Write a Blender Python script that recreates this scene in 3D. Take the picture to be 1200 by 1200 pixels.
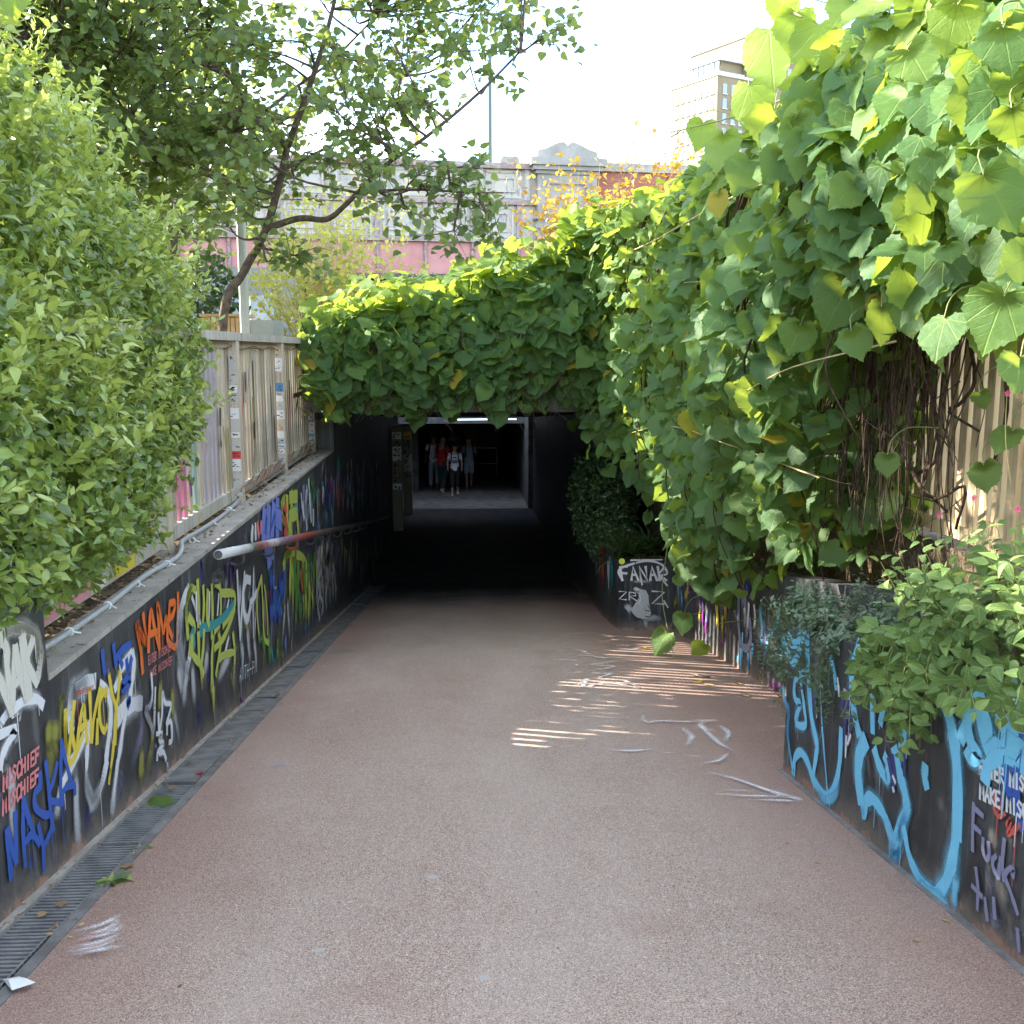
import bpy, math, random
import numpy as np
from mathutils import Vector, Matrix

random.seed(7); rng = np.random.default_rng(7)
sc = bpy.context.scene
for o in list(bpy.data.objects): bpy.data.objects.remove(o)
C = sc.collection
R = math.radians

# ------------------------------------------------------------------ camera, sky, sun, exposure
TH = math.atan(.1575); PH = math.atan(.0525 * math.cos(TH))
cam = bpy.data.cameras.new('camera'); cam.lens = 36; cam.sensor_width = 36
cam.clip_start = .05; cam.clip_end = 3000
co = bpy.data.objects.new('camera', cam); C.objects.link(co)
co.location = (0, 0, 0); co.rotation_euler = (R(90) - TH, 0, -PH)
sc.camera = co

SUN_AZ, SUN_EL = 66, 28           # degrees left of the view axis, above the horizon
SKY_STRENGTH, SUN_STRENGTH, EXPOSURE = .15, 4.3, 2.66
S = Vector((-math.sin(R(SUN_AZ)) * math.cos(R(SUN_EL)), math.cos(R(SUN_AZ)) * math.cos(R(SUN_EL)), math.sin(R(SUN_EL))))
w = bpy.data.worlds.new('World'); sc.world = w; w.use_nodes = True
wt = w.node_tree; wt.nodes.clear()
def wn(t, **p):
    n = wt.nodes.new(t)
    for k, v in p.items(): setattr(n, k, v)
    return n
sky = wn('ShaderNodeTexSky', sky_type='NISHITA', sun_disc=False, sun_elevation=R(SUN_EL), sun_rotation=R(-SUN_AZ), air_density=1.0, dust_density=.1, ozone_density=1.6)
tc = wn('ShaderNodeTexCoord'); mp = wn('ShaderNodeMapping'); mp.inputs['Scale'].default_value = (1.5, 1.5, 4.0); mp.inputs['Location'].default_value = (.35, .1, .2)
cn = wn('ShaderNodeTexNoise'); cn.inputs['Scale'].default_value = 2.1; cn.inputs['Detail'].default_value = 7; cn.inputs['Roughness'].default_value = .58
cr = wn('ShaderNodeValToRGB'); cr.color_ramp.elements[0].position = .47; cr.color_ramp.elements[1].position = .70; cr.color_ramp.elements[0].color = (.0, .0, .0, 1)
cm = wn('ShaderNodeMix', data_type='RGBA'); cm.inputs[7].default_value = (7.9, 7.7, 7.3, 1)
bg = wn('ShaderNodeBackground'); bg.inputs['Strength'].default_value = SKY_STRENGTH
wo = wn('ShaderNodeOutputWorld')
L = wt.links.new
L(tc.outputs['Generated'], mp.inputs['Vector']); L(mp.outputs[0], cn.inputs['Vector']); L(cn.outputs['Fac'], cr.inputs[0])
L(cr.outputs['Color'], cm.inputs[0]); L(sky.outputs[0], cm.inputs[6]); L(cm.outputs[2], bg.inputs['Color']); L(bg.outputs[0], wo.inputs['Surface'])
sd = bpy.data.lights.new('sun', 'SUN'); sd.energy = SUN_STRENGTH; sd.angle = R(.53); sd.color = (1, .93, .82)
so = bpy.data.objects.new('sun', sd); C.objects.link(so); so.location = S * 60
so.rotation_euler = (-S).to_track_quat('-Z', 'Y').to_euler()
sc.view_settings.view_transform = 'Standard'; sc.view_settings.look = 'None'
sc.view_settings.exposure = EXPOSURE; sc.view_settings.gamma = 1; sc.view_settings.use_curve_mapping = False
sc.cycles.transparent_max_bounces = 24; sc.cycles.max_bounces = 10; sc.cycles.diffuse_bounces = 5

# ------------------------------------------------------------------ measuring: a pixel of the photograph to a point of the place
FW = np.array([math.sin(PH) * math.cos(TH), math.cos(PH) * math.cos(TH), -math.sin(TH)])
RT = np.array([math.cos(PH), -math.sin(PH), 0.]); UP = np.cross(RT, FW)
def ray(x, y): return FW + RT * (x - 600) / 1200 + UP * (600 - y) / 1200
def onX(x, y, X): d = ray(x, y); return d * X / d[0]
def onY(x, y, Y): d = ray(x, y); return d * Y / d[1]
def onZ(x, y, Z): d = ray(x, y); return d * Z / d[2]
EYE, SL = 1.55, .1496
YF = 19.65; ZF = -EYE - SL * YF                    # foot of the ramp, tunnel floor
ZG = -1.38                                         # street level
YT = (-ZG - EYE) / SL                              # head of the ramp
def gz(Y): return ZG if Y < YT else (ZF if Y > YF else -EYE - SL * Y)
def onR(x, y): d = ray(x, y); return d * EYE / (-d[2] - SL * d[1])
def proj(p):
    p = np.asarray(p, float); dd = p @ FW
    return np.stack([600 + 1200 * (p @ RT) / dd, 600 - 1200 * (p @ UP) / dd, dd], -1)

# ------------------------------------------------------------------ mesh helpers
def mesh(name, V, F, m=None, uv=None, attrs=None, smooth=False):
    V = np.asarray(V, np.float32)
    me = bpy.data.meshes.new(name)
    if isinstance(F, np.ndarray):
        k = F.shape[1]; nf = len(F)
        me.vertices.add(len(V)); me.vertices.foreach_set('co', V.ravel())
        me.loops.add(nf * k); me.loops.foreach_set('vertex_index', F.astype(np.int32).ravel())
        me.polygons.add(nf); me.polygons.foreach_set('loop_start', np.arange(0, nf * k, k, dtype=np.int32))
        me.update(calc_edges=True)
    else:
        me.from_pydata([tuple(map(float, v)) for v in V], [], F); me.update()
    if uv is not None:
        li = np.empty(len(me.loops), np.int32); me.loops.foreach_get('vertex_index', li)
        l = me.uv_layers.new(name='UVMap'); l.data.foreach_set('uv', np.asarray(uv, np.float32)[li].ravel())
    for k, a in (attrs or {}).items():
        at = me.attributes.new(k, 'FLOAT', 'POINT'); at.data.foreach_set('value', np.asarray(a, np.float32))
    if smooth: me.polygons.foreach_set('use_smooth', np.ones(len(me.polygons), bool))
    if m: me.materials.append(m)
    return me
def link(name, data, parent=None, loc=None, rot=None):
    o = bpy.data.objects.new(name, data); C.objects.link(o)
    if loc is not None: o.location = tuple(map(float, loc))
    if rot is not None: o.rotation_euler = rot
    if parent is not None:
        o.parent = parent
        if 'base' in parent: o.matrix_parent_inverse = Matrix.Translation(-Vector(parent['base']))
        elif parent.parent is not None and 'base' in parent.parent and parent.type == 'MESH': pass
    return o
def ob(name, V, F, m, parent=None, **k): return link(name, mesh(name, V, F, m, **k), parent)
def tag(o, label, cat, group=None):
    o['label'] = label; o['category'] = cat
    if group: o['group'] = group
    return o
def thing(name, label, cat, loc=(0, 0, 0), group=None):
    o = bpy.data.objects.new(name, None); C.objects.link(o); o.empty_display_size = .1
    o.location = tuple(map(float, loc)); o['base'] = [float(v) for v in loc]
    return tag(o, label, cat, group)
def struct(o): o['kind'] = 'structure'; return o
BOXF = [(0, 3, 2, 1), (4, 5, 6, 7), (0, 1, 5, 4), (1, 2, 6, 5), (2, 3, 7, 6), (3, 0, 4, 7)]
class MB:
    def __init__(s): s.V = []; s.F = []
    def add(s, V, F):
        b = len(s.V); s.V += [tuple(map(float, v)) for v in V]; s.F += [tuple(i + b for i in f) for f in F]; return s
    def box(s, x0, x1, y0, y1, z0, z1, M=None):
        V = [(x0, y0, z0), (x1, y0, z0), (x1, y1, z0), (x0, y1, z0), (x0, y0, z1), (x1, y0, z1), (x1, y1, z1), (x0, y1, z1)]
        if M is not None: V = [M @ Vector(v) for v in V]
        return s.add(V, BOXF)
    def hexa(s, b, t): return s.add(list(b) + list(t), BOXF)      # 4 bottom, 4 top points
    def tube(s, P, r, n=6, cap=True):
        V, F = tube(P, r, n, cap); return s.add(V, F)
    def build(s, name, m, parent=None, smooth=False): return ob(name, s.V, s.F, m, parent, smooth=smooth)
def tube(P, r, n=6, cap=True):
    P = np.asarray(P, float); k = len(P)
    r = np.full(k, r, float) if np.isscalar(r) else np.asarray(r, float)
    T = np.gradient(P, axis=0); T /= np.linalg.norm(T, axis=1)[:, None] + 1e-12
    up = np.array([0, 0, 1.]) if abs(T[0][2]) < .9 else np.array([1., 0, 0])
    V = []
    for i in range(k):
        a = np.cross(T[i], up); a /= np.linalg.norm(a) + 1e-12; b = np.cross(a, T[i]); up = b
        for j in range(n):
            t = 2 * math.pi * j / n; V.append(P[i] + r[i] * (math.cos(t) * a + math.sin(t) * b))
    F = [(i * n + j, i * n + (j + 1) % n, (i + 1) * n + (j + 1) % n, (i + 1) * n + j) for i in range(k - 1) for j in range(n)]
    if cap: F += [tuple(range(n))[::-1], tuple((k - 1) * n + j for j in range(n))]
    return V, F
def smooth_line(P, sub=4):
    P = np.asarray(P, float)
    if len(P) < 3: return P
    Q = np.vstack([2 * P[0] - P[1], P, 2 * P[-1] - P[-2]]); out = []
    for i in range(1, len(Q) - 2):
        for j in range(sub):
            t = j / sub
            out.append(.5 * (2 * Q[i] + (Q[i + 1] - Q[i - 1]) * t + (2 * Q[i - 1] - 5 * Q[i] + 4 * Q[i + 1] - Q[i + 2]) * t * t + (3 * Q[i] - Q[i - 1] - 3 * Q[i + 1] + Q[i + 2]) * t ** 3))
    out.append(P[-1]); return np.array(out)

# ------------------------------------------------------------------ material helpers
class T:
    def __init__(s, name):
        s.m = bpy.data.materials.new(name); s.m.use_nodes = True; s.t = s.m.node_tree; s.t.nodes.clear()
        s.out = s.t.nodes.new('ShaderNodeOutputMaterial')
    def n(s, typ, ins=None, **p):
        n = s.t.nodes.new('ShaderNode' + typ)
        for k, v in p.items(): setattr(n, k, v)
        for k, v in (ins or {}).items(): s.set(n.inputs[k], v)
        return n
    def set(s, sock, v):
        if isinstance(v, bpy.types.NodeSocket): s.t.links.new(v, sock)
        else: sock.default_value = (tuple(v) + (1,) if isinstance(v, (tuple, list)) and len(v) == 3 and sock.type == 'RGBA' else v)
    def co(s, which='Object'): return s.n('TexCoord').outputs[which]
    def map(s, v, scale=(1, 1, 1), rot=(0, 0, 0)): return s.n('Mapping', {'Vector': v, 'Scale': scale, 'Rotation': rot}).outputs[0]
    def noise(s, v, scale, detail=4, rough=.55, out='Fac'): return s.n('TexNoise', {'Vector': v, 'Scale': scale, 'Detail': detail, 'Roughness': rough}).outputs[out]
    def ramp(s, f, stops):
        n = s.n('ValToRGB', {0: f}); e = n.color_ramp.elements
        while len(e) < len(stops): e.new(.5)
        for x, (p, c) in zip(e, stops): x.position = p; x.color = tuple(c) + (1,) if not np.isscalar(c) else (c, c, c, 1)
        return n.outputs[0]
    def mix(s, f, a, b, mode='MIX'): return s.n('Mix', {0: f, 6: a, 7: b}, data_type='RGBA', blend_type=mode).outputs[2]
    def math(s, op, a, b=0., c=None):
        n = s.n('Math', {0: a, 1: b}, operation=op)
        if c is not None: s.set(n.inputs[2], c)
        return n.outputs[0]
    def step(s, v, a, b): return s.n('MapRange', {0: v, 1: a, 2: b}, interpolation_type='SMOOTHSTEP').outputs[0]
    def attr(s, k): return s.n('Attribute', attribute_name=k).outputs['Fac']
    def bump(s, h, strength=.3, dist=.01): return s.n('Bump', {'Height': h, 'Strength': strength, 'Distance': dist}).outputs[0]
    def pbr(s, col, rough=.7, spec=.3, metal=0., normal=None):
        p = s.n('BsdfPrincipled', {'Base Color': col, 'Roughness': rough, 'Metallic': metal, 'Specular IOR Level': spec})
        if normal is not None: s.set(p.inputs['Normal'], normal)
        return p.outputs[0]
    def done(s, sh): s.t.links.new(sh, s.out.inputs[0]); return s.m

def mottled(name, c1, c2, scale=6, rough=.75, bump=.25, fine=60, spec=.25, dist=.006, c3=None, s3=18, a3=.62):
    t = T(name); v = t.co(); a = t.noise(v, scale, 6); f = t.noise(v, fine, 3)
    c = t.mix(t.step(a, .35, .65), c1, c2)
    if c3: c = t.mix(t.step(t.noise(v, s3, 8, .7), a3, a3 + .06), c, c3)
    c = t.mix(t.math('MULTIPLY', f, .35), c, (.02, .02, .02), 'MIX') if fine else c
    h = t.math('ADD', t.math('MULTIPLY', a, .6), f)
    return t.done(t.pbr(c, rough, spec, 0, t.bump(h, bump, dist)))
def plain(name, c, rough=.6, spec=.3, metal=0.):
    t = T(name); f = t.noise(t.co(), 35, 4)
    return t.done(t.pbr(t.mix(f, tuple(x * .85 for x in c), tuple(min(1, x * 1.12) for x in c)), rough, spec, metal))

def m_asphalt():
    t = T('red_asphalt'); v = t.co()
    vo = t.n('TexVoronoi', {'Vector': v, 'Scale': 330.}); vo2 = t.n('TexVoronoi', {'Vector': v, 'Scale': 210.})
    g = t.n('SeparateColor', {0: vo.outputs['Color']}).outputs[0]; g2 = t.n('SeparateColor', {0: vo2.outputs['Color']}).outputs[1]
    base = t.ramp(g, [(0, (.125, .066, .045)), (.35, (.31, .20, .15)), (.7, (.43, .31, .245)), (1, (.73, .61, .50))])
    base = t.mix(t.step(g2, .80, .95), base, (.36, .31, .285)); base = t.mix(t.math('MULTIPLY', t.step(g2, .12, .03), .7), base, (.10, .07, .06))
    worn = t.noise(t.map(v, (1, .35, 1)), .9, 6, .6)
    base = t.mix(t.math('MULTIPLY', t.step(worn, .34, .70), .38), base, (.50, .42, .355))
    xx = t.math('ABSOLUTE', t.math('SUBTRACT', t.math('ADD', t.n('SeparateXYZ', {0: v}).outputs[0], t.math('MULTIPLY', t.math('SUBTRACT', worn, .5), .7)), .15))
    base = t.mix(t.math('MULTIPLY', t.step(xx, .75, 1.7), .5), base, (.26, .135, .10))       # unworn red margins
    red = t.noise(v, 1.6, 5, .6); base = t.mix(t.math('MULTIPLY', t.step(red, .54, .76), .25), base, (.24, .12, .09))
    dk = t.noise(v, 7, 6, .7); base = t.mix(t.math('MULTIPLY', t.step(dk, .60, .80), .25), base, (.10, .065, .055))
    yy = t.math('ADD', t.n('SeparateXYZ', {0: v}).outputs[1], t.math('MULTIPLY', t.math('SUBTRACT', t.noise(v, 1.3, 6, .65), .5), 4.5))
    base = t.mix(t.step(yy, 14.5, 19.0), base, (.034, .029, .028))                # painted tunnel shade: ragged fade to near-black down the ramp
    gum = t.n('TexVoronoi', {'Vector': v, 'Scale': 2.6}).outputs['Distance']
    base = t.mix(t.math('MULTIPLY', t.step(gum, .07, .045), .75), base, (.42, .40, .38))
    h = t.math('ADD', vo.outputs['Distance'], t.math('MULTIPLY', vo2.outputs['Distance'], .6))
    return t.done(t.pbr(base, .82, .22, 0, t.bump(h, .6, .005)))
def m_black():
    t = T('black_painted_concrete'); v = t.co()
    sx = t.n('SeparateXYZ', {0: v}); hgt = t.math('ADD', t.math('ADD', sx.outputs[2], t.math('MULTIPLY', sx.outputs[1], SL)), EYE)   # height above the ramp
    a = t.noise(v, 2.2, 6, .6); st = t.noise(t.map(v, (7, 7, .6)), 3, 5, .6); sp = t.noise(v, 90, 2, .7)
    c = t.mix(t.step(a, .3, .7), (.026, .026, .028), (.062, .064, .065))
    c = t.mix(t.math('MULTIPLY', t.step(st, .50, .72), .75), c, (.14, .14, .138))
    c = t.mix(t.step(sp, .72, .78), c, (.20, .19, .175))
    sc_ = t.noise(t.map(v, (3, 3, 6)), 5, 8, .75); c = t.mix(t.math('MULTIPLY', t.step(sc_, .66, .72), .5), c, (.22, .21, .20))
    # splashed dirt and flaked paint where the wall meets the path
    edge = t.math('ADD', hgt, t.math('MULTIPLY', t.math('SUBTRACT', t.noise(v, 9, 6, .7), .5), .28))
    c = t.mix(t.math('MULTIPLY', t.step(edge, .17, .0), .75), c, (.19, .155, .125))
    c = t.mix(t.step(t.math('ADD', hgt, t.math('MULTIPLY', t.math('SUBTRACT', t.noise(v, 5, 8, .75), .5), .42)), .03, -.01), c, (.33, .19, .135))
    return t.done(t.pbr(c, .55, .35, 0, t.bump(t.math('ADD', sp, t.math('MULTIPLY', a, .7)), .25, .006)))
def paint(name, c, soft=.25, rag=.35, op=1.0):
    t = T(name); uv = t.co('UV'); s = t.n('SeparateXYZ', {0: uv})
    e = t.math('MULTIPLY', t.math('MINIMUM', s.outputs[1], t.math('SUBTRACT', 1., s.outputs[1])), 2.)
    v = t.co(); nz = t.noise(v, 45, 6, .7); fn = t.noise(v, 260, 2, .6)
    f = t.math('MULTIPLY', t.attr('fade'), op)
    e = t.math('SUBTRACT', e, t.math('MULTIPLY', t.math('SUBTRACT', nz, .5), rag * .5))
    a = t.step(e, .0, soft); a = t.math('MULTIPLY', a, f)
    a = t.step(t.math('ADD', a, t.math('MULTIPLY', t.math('SUBTRACT', fn, .5), .5)), .12, .85 if soft < .6 else .95)
    a = t.math('MULTIPLY', a, t.step(t.noise(v, 28, 8, .8), .23, .36))
    col = t.mix(t.math('MULTIPLY', nz, .45), c, tuple(x * .55 + .02 for x in c))
    sh = t.n('MixShader', {0: a, 1: t.n('BsdfTransparent').outputs[0], 2: t.pbr(col, .5, .35)})
    return t.done(sh.outputs[0])
def chalk_mat(name, c, op=.8):
    t = T(name); s = t.n('SeparateXYZ', {0: t.co('UV')}); v = t.co()
    e = t.math('MULTIPLY', t.math('MINIMUM', s.outputs[1], t.math('SUBTRACT', 1., s.outputs[1])), 2.)
    g = t.step(t.noise(v, 190, 3, .6), .36, .54); g2 = t.step(t.noise(v, 14, 5, .7), .22, .5)
    a = t.math('MULTIPLY', t.math('MULTIPLY', t.step(e, 0., 1.), t.math('MULTIPLY', g, g2)), t.math('MULTIPLY', t.attr('fade'), op))
    return t.done(t.n('MixShader', {0: a, 1: t.n('BsdfTransparent').outputs[0], 2: t.pbr(c, .9, .1)}).outputs[0])
def m_leaf(name, dark, mid, light, trans, k=.35, rough=.42, veins=0, brown=None, spec=.45):
    t = T(name); a = t.attr('tint'); v = t.co()
    c = t.ramp(a, [(0, dark), (.5, mid), (.93, light)] + ([(1., brown)] if brown else []))
    nz = t.noise(v, 30 if veins else 60, 3); c = t.mix(t.math('MULTIPLY', nz, .3), c, dark)
    tcol = t.mix(.55, c, trans)
    nrm = None
    if veins:
        s = t.n('SeparateXYZ', {0: t.co('UV')}); x = t.math('ABSOLUTE', s.outputs[0]); y = s.outputs[1]
        mid_ = t.step(x, .018, .006)
        ang = t.math('ARCTAN2', x, y)
        d1 = t.math('ABSOLUTE', t.math('SUBTRACT', ang, .62)); d2 = t.math('ABSOLUTE', t.math('SUBTRACT', ang, 1.28)); d3 = t.math('ABSOLUTE', t.math('SUBTRACT', ang, 1.95))
        rr = t.math('SQRT', t.math('ADD', t.math('MULTIPLY', x, x), t.math('MULTIPLY', y, y)))
        dm = t.math('MULTIPLY', t.math('MINIMUM', d1, t.math('MINIMUM', d2, d3)), rr)
        sid = t.step(dm, .016, .005)
        wv = t.math('ABSOLUTE', t.math('SUBTRACT', t.math('FRACT', t.math('MULTIPLY', t.math('SUBTRACT', y, t.math('MULTIPLY', x, .75)), 6.)), .5))
        sec = t.math('MULTIPLY', t.step(wv, .07, .02), .35)
        ve = t.math('MINIMUM', 1., t.math('ADD', t.math('MAXIMUM', mid_, sid), sec))
        c = t.mix(t.math('MULTIPLY', ve, .38), c, tuple(min(1, q * 1.5 + .05) for q in light))
        tcol = t.mix(t.math('MULTIPLY', ve, .5), tcol, dark)
        nrm = t.bump(t.math('ADD', t.math('MULTIPLY', ve, -1.), t.math('MULTIPLY', t.noise(t.co('UV'), 9, 3), .8)), .35, .012)
    sh = t.n('MixShader', {0: k, 1: t.pbr(c, rough, spec, 0, nrm), 2: t.n('BsdfTranslucent', {'Color': tcol}).outputs[0]})
    return t.done(sh.outputs[0])
# ------------------------------------------------------------------ materials
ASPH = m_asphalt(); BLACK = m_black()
CONC = mottled('weathered_concrete', (.33, .30, .255), (.45, .41, .355), 5, .85, .4, 70, c3=(.16, .15, .135), s3=9, a3=.6)
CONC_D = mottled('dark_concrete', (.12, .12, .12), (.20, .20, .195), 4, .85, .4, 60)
GREY_STONE = mottled('grey_drain_stone', (.145, .138, .128), (.235, .225, .21), 8, .8, .4, 90)
IRON = mottled('cast_iron', (.05, .05, .052), (.11, .108, .105), 14, .6, .3, 80, .4); GRATE = mottled('dusty_grate_iron', (.17, .168, .165), (.27, .262, .25), 9, .7, .3, 80, .3)
SOIL = mottled('soil', (.10, .07, .045), (.20, .15, .095), 9, .95, .8, 50, .1, .02, c3=(.06, .04, .025), s3=30, a3=.5)
GRASSY = mottled('rough_ground', (.07, .075, .035), (.16, .14, .08), 1.2, .95, .5, 20, .1, .03)
def m_fence(name, c1, c2, dirt):
    t = T(name); v = t.co(); a = t.noise(v, 3, 5); st = t.noise(t.map(v, (14, 14, 1.2)), 3, 6, .65)
    c = t.mix(t.step(a, .35, .7), c1, c2); c = t.mix(t.math('MULTIPLY', t.step(st, .46, .68), .75), c, dirt)
    c = t.mix(t.step(t.noise(v, 26, 8, .8), .66, .70), c, tuple(x * .35 for x in dirt))
    return t.done(t.pbr(c, .6, .3, 0, t.bump(a, .15, .004)))
CREAM = m_fence('cream_fence_paint', (.52, .43, .315), (.60, .51, .39), (.26, .205, .145))
CREAM_R = m_fence('warm_cream_fence_paint', (.58, .42, .235), (.64, .485, .29), (.33, .235, .13))
RAILP = m_fence('stained_rail_paint', (.44, .40, .33), (.54, .49, .42), (.20, .20, .16))
PVC = plain('grey_conduit', (.36, .37, .375), .45, .4)
STEEL = plain('galvanised_steel', (.42, .44, .45), .45, .5, .6)
WOOD = mottled('larch_timber', (.42, .25, .115), (.52, .34, .17), 5, .7, .3, 40)
BARK = mottled('bark', (.085, .062, .045), (.16, .12, .09), 14, .9, .8, 70, .15, .02)
DSTEM = mottled('dead_vine_stem', (.05, .03, .02), (.115, .072, .048), 20, .9, .4, 60, .15)
GSTEM = plain('green_stem', (.20, .22, .07), .55)
YSTEM = plain('straw_stem', (.40, .32, .14), .6)
WHITE = plain('white_paint', (.75, .75, .73), .55)

# ------------------------------------------------------------------ path, ground, drain
XL, XR, XR2 = -1.70, 1.83, 2.55
XD = -1.42                                          # edge of the asphalt beside the drain
ys = [-40, -12, YT - .6, YT, 2, 6, 10, 14, 17, 18.8, YF, YF + .002, YF + .9, 23, 29, 36, 48]
def zpath(y):
    z = gz(y)
    return z - .0 if abs(y - YF) > .5 else z + .02
V = []; F = []
for i, y in enumerate(ys):
    for x in (XD if y <= YF else -2.0, -.3, .9, 2.62): V.append((x, y, zpath(y) + (.012 if -.5 < x < 1.5 and 0 < y < 19 else 0)))
for i in range(len(ys) - 1):
    for j in range(3): a = i * 4 + j; F.append((a, a + 1, a + 5, a + 4))
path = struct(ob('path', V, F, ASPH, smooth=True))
# street-level ground with the cutting and the light well left open
g = MB()
def quad(x0, x1, y0, y1, z=ZG - .004): g.add([(x0, y0, z), (x1, y0, z), (x1, y1, z), (x0, y1, z)], [(0, 1, 2, 3)])
quad(-900, -1.86, -500, 29.2); quad(3.3, 900, -500, 29.2)
quad(-900, -2.0, 29.2, 30.7); quad(2.2, 900, 29.2, 30.7); quad(-900, 900, 30.7, 1400)
quad(-1.86, XD, -500, YT - .5); quad(2.62, 3.3, -500, -1); quad(XD, 2.62, -500, -39.9)
struct(g.build('ground', GRASSY))
FLOOR_SHADE = mottled('tunnel_floor_shade', (.028, .026, .026), (.05, .046, .045), 3, .85, .4, 120)  # near-black floor colour that paints in the darkness of the tunnel
struct(ob('tunnel_floor', [(-2.0, YF - .6, ZF + .026 + .6 * SL), (2.6, YF - .6, ZF + .026 + .6 * SL), (2.6, YF, ZF + .026), (-2.0, YF, ZF + .026), (2.6, 29.0, ZF + .026), (-2.0, 29.0, ZF + .026)], [(0, 1, 2, 3), (3, 2, 4, 5)], FLOOR_SHADE))
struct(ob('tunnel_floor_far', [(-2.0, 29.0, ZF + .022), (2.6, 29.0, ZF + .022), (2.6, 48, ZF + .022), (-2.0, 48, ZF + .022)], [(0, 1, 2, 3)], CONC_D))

drain = thing('drain_channel', 'long linear floor drain at the foot of the left graffiti wall', 'drain', (-1.56, 5, gz(5)))
def slopebox(mb, x0, x1, y0, y1, dz0, dz1):
    z0, z1 = gz(y0), gz(y1)
    mb.hexa([(x0, y0, z0 + dz0), (x1, y0, z0 + dz0), (x1, y1, z1 + dz0), (x0, y1, z1 + dz0)], [(x0, y0, z0 + dz1), (x1, y0, z0 + dz1), (x1, y1, z1 + dz1), (x0, y1, z1 + dz1)])
m = MB()
slopebox(m, -1.72, XD + .03, YT, YF, -.16, -.075); m.box(-2.0, XD + .02, YF - .02, YF + .04, ZF - .5, ZF + .018); m.build('channel_bed', IRON, drain)
m = MB(); slopebox(m, -1.72, -1.664, YT, YF, -.075, .004); m.build('mortar_strip', CONC, drain)
m = MB(); slopebox(m, -1.466, XD, YT, YF, -.075, .004); m.build('edge_strip', GREY_STONE, drain)
m = MB(); n = 15
for k in range(n):
    y = .02 + k * .4746 / n * 1.02; slopebox(m, -1.660, -1.472, y, y + .0150, -.016, -.001)
slopebox(m, -1.660, -1.652, .004, .492, -.032, .001); slopebox(m, -1.480, -1.472, .004, .492, -.032, .001)
z00 = gz(0)
gm = mesh('grate', [(x, y, z - z00) for x, y, z in m.V], m.F, GRATE)
m = MB(); slopebox(m, -1.660, -1.472, .006, .49, -.03, .0); m.V = [(x, y, z - z00) for x, y, z in m.V]
cm_ = mesh('cover_slab', m.V, m.F, GREY_STONE)
y = YT + .1
while y < YF - .5:
    o = link('grate' if y < 5.35 else 'cover_slab', gm if y < 5.35 else cm_, drain)
    o.location = (0, y, gz(y) + random.uniform(-.002, .002)); o.rotation_euler = (0, random.uniform(-.006, .006), 0); y += .5

# ------------------------------------------------------------------ retaining walls
ZC = -1.345
def wall_prism(mb, poly, x0, x1):                     # poly in (y, z), extruded between x0 and x1
    n = len(poly); mb.add([(x0, y, z) for y, z in poly] + [(x1, y, z) for y, z in poly],
        [tuple(range(n)), tuple(range(2 * n - 1, n - 1, -1))] + [(i, i + n, (i + 1) % n + n, (i + 1) % n) for i in range(n)])
wl = thing('graffiti_wall', 'long black retaining wall covered in graffiti on the left of the ramp', 'wall', (XL, 8, gz(8)))
m = MB(); wall_prism(m, [(YT - .5, ZC), (YT - .5, gz(YT) - .4), (YF, ZF - .3), (14.0, ZF - .3), (14.0, ZC)][:2] + [(14.0, gz(14) - .4), (14.0, ZC)], XL, -1.90)
m.build('wall_face', BLACK, wl)
m = MB(); k0 = 4.16
for i in range(10):
    y0 = k0 + i * .98; m.box(-1.896 + random.uniform(-.003, .003), XL + .004, y0 + .004, min(13.99, y0 + .976), ZC, ZC + .028)
cop = m.build('coping', CONC, wl)
pb = thing('wall_block', 'tall black wall block with cream and white lettering at the left edge', 'wall', (-1.88, 1.5, ZC))
m = MB(); m.box(-2.06, XL + .003, -1.5, 4.15, ZC + .003, -.72); m.build('block', BLACK, pb)
wt_ = struct(ob('tunnel_wall_left', *(lambda mb: (wall_prism(mb, [(14.004, ZF - .4), (29.0, ZF - .4), (29.0, -1.0), (14.004, -.5)], XL, -2.0), (mb.V, mb.F))[1])(MB()), BLACK))
m = MB(); wall_prism(m, [(33.0, ZF - .4), (48, ZF - .4), (48, -1.4), (33.0, -1.4)], -1.32, -1.6); m.box(-1.65, -1.321, 33.2, 33.5, ZF - .3, -1.5)
struct(m.build('tunnel_wall_left_far', CONC_D))
m = MB(); m.box(-2.02, -2.0, 29.0, 33.0, ZF - .3, ZG); m.box(-2.0, -1.6, 32.98, 33.1, ZF - .3, -2.2); struct(m.build('light_well_wall', CONC_D))
m = MB(); m.box(-2.15, -2.05, 28.5, 33.2, ZG, 1.0); blocker = m.build('sun_blocker', CONC_D); tag(blocker, 'added unseen sun blocker beside the light well behind the vine canopy', 'sun_blocker')  # unseen wall added to keep direct sun out of the light well
m = MB(); wall_prism(m, [(14.0, ZF - .4), (29.0, ZF - .4), (29.0, -1.0), (14.0, -.5)], 2.60, 2.85); wall_prism(m, [(16.4, ZF - .4), (29.0, ZF - .4), (29.0, -1.0), (16.4, -.5)], 2.10, 2.598)
struct(m.build('tunnel_wall_right', BLACK))
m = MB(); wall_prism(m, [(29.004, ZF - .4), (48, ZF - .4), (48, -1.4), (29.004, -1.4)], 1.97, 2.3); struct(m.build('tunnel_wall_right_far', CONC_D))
SOFFIT_DARK = mottled('shade_black_soffit', (.022, .022, .024), (.045, .044, .043), 3, .9, .3, 50)  # soffit coloured near-black to cut bounce light and darken the tunnel
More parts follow.
